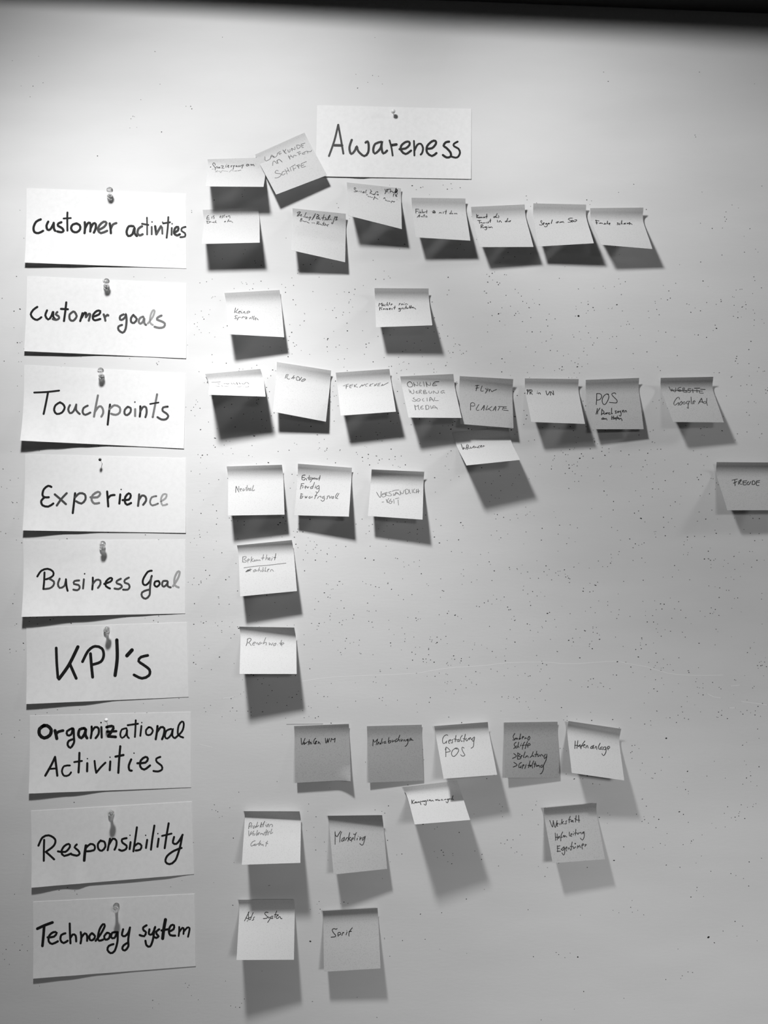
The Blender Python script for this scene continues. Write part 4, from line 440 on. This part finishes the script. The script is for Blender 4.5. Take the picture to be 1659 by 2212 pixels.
    {'tl': (160.42, -281.18), 'tr': (231.93, -280.19), 'bl': (160.95, -353.29, 8.0), 'br': (234.31, -355.06, 2.55), 'strip': (16, 16), 'top': (2.4, 2.4), 'curl': 0, 'bow': 1.0, 'ink': '0 1.00 405,511 340,611 353,690 403,737 320,742/0 1.00 404,719 458,671 415,690/0 1.00 456,728 488,681 502,724/0 1.00 618,529 570,719/0 1.00 559,729 612,701 593,672 550,710/0 1.00 665,672 739,643 698,623 671,663 674,710/0 1.00 767,711 790,663/0 1.00 779,682 841,687/0 1.00 937,620 894,664 880,748 933,730 962,654 927,620/0 1.00 442,818 383,853 366,904 405,961 341,1004/0 1.00 458,928 405,961 435,993 488,961/0 1.00 535,818 498,953/0 1.00 509,936 544,973/0 1.00 615,895 597,932/0 1.00 637,853/0 1.00 763,814 709,870 666,1019/0 1.00 655,912 728,912/0 1.00 868,793 811,895 765,1008/0 1.00 759,903 842,903/0 1.00 861,928 967,895 927,853 863,903 870,972/0 1.00 341,1137 436,1226 289,1310/0 1.00 491,1122 473,1330/0 1.00 480,1129 582,1162 498,1221 589,1261 577,1320 473,1335/0 1.00 600,1241 653,1211 622,1201 598,1300/0 1.00 760,1095 692,1261 723,1271/0 1.00 764,1281 807,1221/0 1.00 785,1261 849,1211 867,1271/0 1.00 1060,1090 1003,1231/0 1.00 939,1271 1013,1221 1075,1221 1084,1251/0 1.00 1195,1075 1146,1251/0 1.00 1118,1172 1212,1162/0 1.00 1233,1153 1229,1251 1304,1182/0 1.00 1323,1232 1367,1163 1426,1232/0 1.00 1511,1163 1457,1241 1474,1320 1539,1251/0 1.00 1563,1163 1535,1340 1425,1558/0 1.00 336,1449 452,1543 306,1613/0 1.00 614,1454 530,1508 516,1638 589,1608/0 1.00 600,1568 588,1648/0 1.00 663,1538 639,1667/0 1.00 651,1588 714,1548 684,1528/0 1.00 787,1528 731,1667/0 1.00 935,1394 866,1638/0 1.00 847,1558 930,1548/0 1.00 961,1548 919,1578 939,1603 971,1558/0 1.00 1069,1399 1002,1548 1020,1652/0 1.00 1130,1429 1083,1618/0 1.00 1065,1508 1148,1499/0 1.00 1157,1528 1155,1598 1219,1548/0 1.00 1217,1588 1260,1548 1288,1628/0 1.00 1384,1538 1321,1578 1350,1637 1414,1568/0 1.00 1414,1558 1420,1687 1344,1836 1292,1856', 'label': 'dark grey flat sticky note with four lines, two of them marked by arrows', 'tone': 'dark'},
    {'tl': (244.97, -277.57), 'tr': (314.68, -287.65), 'bl': (243.67, -338.62, 33.85), 'br': (313.1, -349.92, 29.25), 'strip': (17, 20), 'top': (8.8, 10.0), 'curl': 0, 'bow': 1.0, 'ink': '0 0.95 282,867 231,1112/0 0.95 382,841 314,1096/0 0.95 241,1011 361,1003/0 0.95 463,965 379,1022 377,1040 449,989 444,1058/0 0.95 659,821 513,991 465,1093/0 0.95 468,1004 556,990/0 0.95 580,975 663,956 616,944 566,994 613,1040/0 0.95 660,1048 709,974 742,965 753,1039/0 0.95 995,927 879,986 844,1042 916,1026 971,949 946,1040/0 0.95 1014,1019 1056,957 1087,962 1085,1046/0 0.95 1245,824 1164,954 1164,1025 1218,1024/0 0.95 1315,945 1236,973 1228,1027 1296,1002 1303,1032/0 0.95 1447,930 1358,950 1348,1014 1424,1014 1458,929 1426,1100 1315,1208 1266,1153/0 0.95 1511,932 1582,885 1603,930 1514,986 1508,913 1526,1012', 'label': 'sticky note reading Hafenanlage at the right end of its row', 'tone': 'light'},
    {'tl': (24.89, -366.81), 'tr': (97.33, -358.73), 'bl': (39.05, -397.55, 54.9), 'br': (110.57, -395.1, 45.9), 'strip': (17, 17), 'top': (4.4, 3.6), 'curl': 0, 'bow': 1.0, 'ink': '0 0.95 133,761 96,951/0 0.95 215,782 119,874 176,956/0 0.95 268,874 212,895 208,939 276,890 271,941/0 0.95 301,931 335,885 342,930 370,882 371,927/0 0.95 405,903 414,1039/0 0.95 404,910 447,872 466,912/0 0.95 515,875 485,907/0 0.95 497,902 561,875 531,907/0 0.95 624,877 563,890 573,921 635,878 601,1044 564,1080 527,1020/0 0.95 667,913 706,844/0 0.95 726,907 791,873 760,860/0 0.95 795,858 811,934/0 0.95 835,931 869,885 899,947/0 0.95 983,909 1003,875 1007,927 1036,881 1041,932 1077,879/0 0.95 1090,918 1134,925 1115,958 1087,932/0 0.95 1184,954 1220,901 1245,963/0 0.95 1302,942 1339,934/0 0.95 1355,914 1359,944/0 0.95 1445,921 1394,942 1442,956 1417,1049 1372,1090 1347,1033/0 0.95 1458,958 1517,910 1480,919 1480,962/0 0.95 1528,954 1561,916 1580,976/0 0.95 1671,799 1614,910 1633,991', 'label': 'strongly curled sticky note reading Kampagnen management with a dark patch at its right', 'tone': 'light'},
    {'tl': (212.53, -393.3), 'tr': (282.43, -386.61), 'bl': (220.99, -460.37, 23.15), 'br': (290.46, -456.43, 19.85), 'strip': (16, 16), 'top': (8.0, 8.8), 'curl': 0, 'bow': 1.0, 'ink': '0 1.00 183,646 243,867 313,661/0 1.00 313,661 340,886 456,673/0 1.00 422,807 482,776 455,756 424,798 423,850 444,851/0 1.00 533,815 547,772/0 1.00 648,645 600,802/0 1.00 697,720 635,760 670,798/0 1.00 822,711 782,726 788,798 718,797/0 1.00 981,564 932,643 899,779/0 1.00 893,679 984,676/0 1.00 1031,708 973,731 999,760 1063,710 1050,773/0 1.00 1208,552 1140,775/0 1.00 1304,550 1271,788/0 1.00 1137,660 1212,713 1315,729/0 1.00 302,1040 267,1248/0 1.00 370,1066 333,1238/0 1.00 283,1147 356,1155/0 1.00 438,1127 376,1161 391,1191 440,1142/0 1.00 593,1027 505,1117 458,1281/0 1.00 471,1168 548,1155/0 1.00 577,1128 633,1117 590,1158/0 1.00 632,1161 663,1125 706,1166/0 1.00 841,1041 819,1140 873,1136/0 1.00 879,1115 927,1097 897,1088 869,1150 901,1152/0 1.00 981,1092 961,1127/1 1.00 1000,1043/0 1.00 1106,985 1044,1135/0 1.00 1026,1084 1112,1082/0 1.00 1133,1083 1144,1122 1199,1076/0 1.00 1227,1091 1275,1073 1284,1116/0 1.00 1395,1065 1336,1083 1337,1119 1403,1072 1354,1233 1273,1312 1218,1242/0 1.00 294,1430 268,1635/0 1.00 289,1453 393,1442/0 1.00 271,1518 354,1528/0 1.00 246,1615 378,1620/0 1.00 413,1551 420,1571/0 1.00 544,1485 459,1536 435,1600 502,1586 552,1495 525,1681 466,1762 423,1684/0 1.00 585,1545 654,1522 628,1491 595,1546 610,1631/0 1.00 674,1579 717,1526 772,1619/0 1.00 881,1349 823,1477 803,1598/0 1.00 777,1493 883,1496/0 1.00 894,1520 888,1576 975,1516/0 1.00 966,1403 981,1432 999,1396/0 1.00 1028,1567 1068,1476 1087,1543 1133,1471 1158,1557/0 1.00 1224,1496 1305,1465 1269,1434 1221,1487 1212,1608/0 1.00 1334,1532 1360,1459/0 1.00 1345,1505 1400,1471', 'label': 'greyish sticky note with three lines starting Werkstatt, dark top right corner', 'tone': 'mid'},
    {'tl': (-186.49, -397.61), 'tr': (-112.02, -396.76), 'bl': (-183.78, -455.95, 38.25), 'br': (-108.15, -453.56, 38.1), 'strip': (12, 16), 'top': (8.0, 11.0), 'curl': 0, 'bow': 1.0, 'ink': '1 0.89 182,631 166,723 154,815/2 0.89 178,631 223,614 255,652 228,724 178,748/2 0.89 239,786 256,737 290,724/2 0.89 333,750 359,712 313,769 316,805 343,794/2 0.89 409,738 368,763 384,788 423,751/2 0.89 465,598 429,726 424,770/2 0.89 450,732 451,764 511,707/1 0.89 604,612 562,772/2 0.89 620,668 575,747 617,760/1 0.89 714,574 662,682 662,760/2 0.89 641,688 696,669/2 0.89 759,690 747,730/2 0.89 764,628/2 0.89 855,665 795,718 783,763 830,745 862,679/2 0.89 873,771 905,700 966,681 995,722 983,767/2 0.89 162,873 188,1025 260,898/2 0.89 260,898 246,985 349,888/2 0.89 314,976 353,950 326,960 324,1013/2 0.89 371,1009 395,962/2 0.89 471,867 440,1011/2 0.89 446,1001 500,992 477,958/2 0.89 499,981 551,938 517,937 507,997/2 0.89 582,988 600,956 629,973 662,963 672,1001/2 0.89 699,1008 723,942/2 0.89 787,850 755,1026/2 0.89 829,875 802,1011/2 0.89 722,930 838,922/2 0.89 861,951 906,901 867,946 850,1012/2 0.89 979,836 931,982 1011,944/2 0.89 410,1180 330,1209 274,1284 278,1353 312,1361 371,1321/2 0.89 424,1295 378,1321 387,1356 419,1322/2 0.89 441,1357 465,1310 512,1297/2 0.89 601,1181 552,1277 549,1346/2 0.89 538,1277 620,1272/2 0.89 556,1346 608,1306/2 0.89 622,1314 650,1335/2 0.89 657,1342 689,1308 706,1371/2 0.89 840,1201 811,1291 788,1387/2 0.89 789,1262 858,1292', 'label': 'bright sticky note starting Produktion, beside the Responsibility card', 'tone': 'light'},
    {'tl': (-75.04, -404.5), 'tr': (-2.45, -401.42), 'bl': (-65.93, -474.05, 25.85), 'br': (4.21, -470.63, 16.45), 'strip': (14, 20), 'top': (6.0, 12.0), 'curl': 0, 'bow': 1.0, 'ink': '1 1.06 195,707 176,874 154,1045/0 1.06 188,734 196,807 248,854 304,801 398,703/1 1.06 436,729 378,812 334,1003/1 1.06 526,892 448,917 400,973 422,992 485,956 526,892 490,986/0 1.06 549,973 589,921 632,906/0 1.06 730,769 685,878 637,1002/0 1.06 748,908 668,951 747,987/1 1.06 768,1018 776,953 838,921 852,946 782,972/1 1.06 978,785 921,849 883,994/1 1.06 866,822 946,844/0 1.06 992,950 975,992/1 1.06 1028,896/0 1.06 1104,920 1077,1006/1 1.06 1084,988 1159,943/1 1.06 1287,920 1200,953 1169,1006 1192,1020 1286,927/1 1.06 1295,921 1239,1048 1187,1125 1135,1144 1066,1099', 'label': 'sticky note reading Marketing with a bent dark top right corner', 'tone': 'mid'},
    {'tl': (-194.23, -516.83), 'tr': (-119.79, -516.52), 'bl': (-190.33, -578.23, 39.75), 'br': (-117.33, -583.33, 29.75), 'strip': (16, 16), 'top': (5.0, 5.0), 'curl': 0, 'bow': 1.0, 'ink': '0 0.95 203,849 262,749 356,569/0 0.95 326,589 343,766 355,799/0 0.95 253,766 344,791/0 0.95 432,742 353,766 366,815 415,807/0 0.95 502,600 424,783 406,815/2 0.95 336,823 298,861/0 0.95 562,739 523,759 525,816 477,835/0 0.95 1044,599 959,588 924,622 940,667 1023,737 994,778 874,790/0 0.95 1048,729 1064,775 1123,738/0 0.95 1182,712 1105,811 1034,896/0 0.95 1223,713 1203,746 1215,788 1155,787/0 0.95 1351,545 1292,696 1289,763/0 0.95 1272,669 1412,679/0 0.95 1333,730 1403,696/0 0.95 1333,739 1355,788 1395,780/0 0.95 1405,780 1444,731 1484,748/0 0.95 1474,739 1505,789 1545,793', 'label': 'bright sticky note reading Ads System with a dark shaded top, bottom row', 'tone': 'light'},
    {'tl': (-81.73, -531.02), 'tr': (-8.63, -527.02), 'bl': (-78.94, -604.41, 20.1), 'br': (-4.56, -599.05, 21.75), 'strip': (16, 16), 'top': (6.4, 6.4), 'curl': 0, 'bow': 1.0, 'ink': '0 1.00 496,769 453,784 390,764 333,778 318,810 359,874 428,932 441,962 398,979 271,984/0 1.00 521,891 520,936 533,975/0 1.00 521,891 564,873 606,885 630,911 597,934 533,942/0 1.00 705,879 660,956/0 1.00 697,899 740,883/0 1.00 853,875 815,948/1 1.00 841,838/0 1.00 1048,772 975,834 923,898 914,962 920,981/0 1.00 924,868 1013,867', 'label': 'sticky note reading Sprit, right one of the two in the bottom row', 'tone': 'mid'}]
for n in NOTES:
    org = Vector(((n['tl'][0] + n['tr'][0]) / 2000, -.00025, (n['tl'][1] + n['tr'][1]) / 2000))
    o = link_mesh('sticky_note', sheet_mesh(n, note_point, org, 20, 40, .00012), NOTE[n['tone']], org + Vector((0, 0, Z0)))
    tag(o, n['label'], 'sticky note', 'sticky notes on the wall')
    link_mesh('handwriting', ink_mesh(n, note_point, org), INK, (0, 0, 0), o)

# ---------------------------------------------------------------- pins
PINS = [
    {'kind': 'ball', 'base': (13.33, 528.24), 'head': (12.25, 532.71, 8.0), 'r': 2.9, 'label': 'white ball-headed pin holding the Awareness card'},
    {'kind': 'push', 'base': (-366.42, 420.98), 'head': (-362.34, 426.25, 15.0), 'r': 4.2, 'label': 'clear push pin at the top edge of the Customer activities card'},
    {'kind': 'push', 'base': (-371.38, 300.7), 'head': (-366.93, 305.77, 15.0), 'r': 4.2, 'label': 'clear push pin at the top edge of the Customer goals card'},
    {'kind': 'push', 'base': (-377.89, 180.42), 'head': (-374.57, 187.74, 15.0), 'r': 4.2, 'label': 'clear push pin at the top edge of the Touchpoints card'},
    {'kind': 'black', 'base': (-377.27, 65.1), 'head': (-376.57, 69.36, 11.0), 'r': 2.0, 'label': 'small black ball-headed pin in the Experience card'},
    {'kind': 'push', 'base': (-376.77, -48.36), 'head': (-372.16, -41.62, 14.0), 'r': 4.2, 'label': 'clear push pin at the top of the Business Goal card'},
    {'kind': 'push', 'base': (-371.38, -158.72), 'head': (-366.01, -155.03, 15.0), 'r': 4.2, 'label': "clear push pin above the letters of the KPI's card"},
    {'kind': 'ball', 'base': (-369.83, -284.58), 'head': (-368.28, -275.9, 11.0), 'r': 2.5, 'label': 'small white ball-headed pin in the Organizational Activities card'},
    {'kind': 'push', 'base': (-365.18, -403.93), 'head': (-360.17, -397.44, 16.0), 'r': 4.2, 'label': 'clear push pin above the writing of the Responsibility card'},
    {'kind': 'push', 'base': (-358.05, -526.38), 'head': (-354.67, -525.44, 16.0), 'r': 4.2, 'label': 'clear push pin at the top of the Technology system card'}]
for p in PINS:
    base = Vector((p['base'][0] / 1000, -.0009, p['base'][1] / 1000 + Z0))
    head = Vector((p['head'][0] / 1000, -p['head'][2] / 1000, p['head'][1] / 1000 + Z0))
    ax = head - base
    ln, R = ax.length, p['r'] / 1000
    M = ax.to_track_quat('Z', 'Y').to_matrix().to_4x4()
    root = bpy.data.objects.new('push_pin' if p['kind'] == 'push' else 'ball_pin', None)
    C.objects.link(root)
    root.location = base
    root.empty_display_size = .005
    tag(root, p['label'], 'pin', 'pins in the heading cards')
    bm = bmesh.new()
    if p['kind'] == 'push':
        prof = [(0, .0005), (R * .8, .0005), (R * .95, .0012), (R * .95, .0022), (R * .55, .0032), (R * .42, ln * .40), (R * .45, ln * .62),
                (R * .62, ln * .78), (R * .98, ln * .84), (R, ln * .93), (R * .9, ln), (0, ln + .0001)]
        lathe(bm, prof, 28, M)
        bm.normal_update()
        link_mesh('handle', bm, clear_m, (0, 0, 0), root)
        bm = bmesh.new()
        lathe(bm, [(0, -.0008), (.0005, -.0006), (.0005, ln * .35), (0, ln * .36)], 12, M)
        link_mesh('needle', bm, steel_m, (0, 0, 0), root)
    else:
        prof = [(R * math.sin(math.pi * i / 14), ln - R * math.cos(math.pi * i / 14)) for i in range(15)]
        lathe(bm, prof, 24, M)
        link_mesh('ball_head', bm, black_m if p['kind'] == 'black' else white_m, (0, 0, 0), root)
        bm = bmesh.new()
        lathe(bm, [(0, -.0008), (.00035, -.0006), (.00035, ln - R * .8), (0, ln - R * .7)], 12, M)
        link_mesh('needle', bm, steel_m, (0, 0, 0), root)
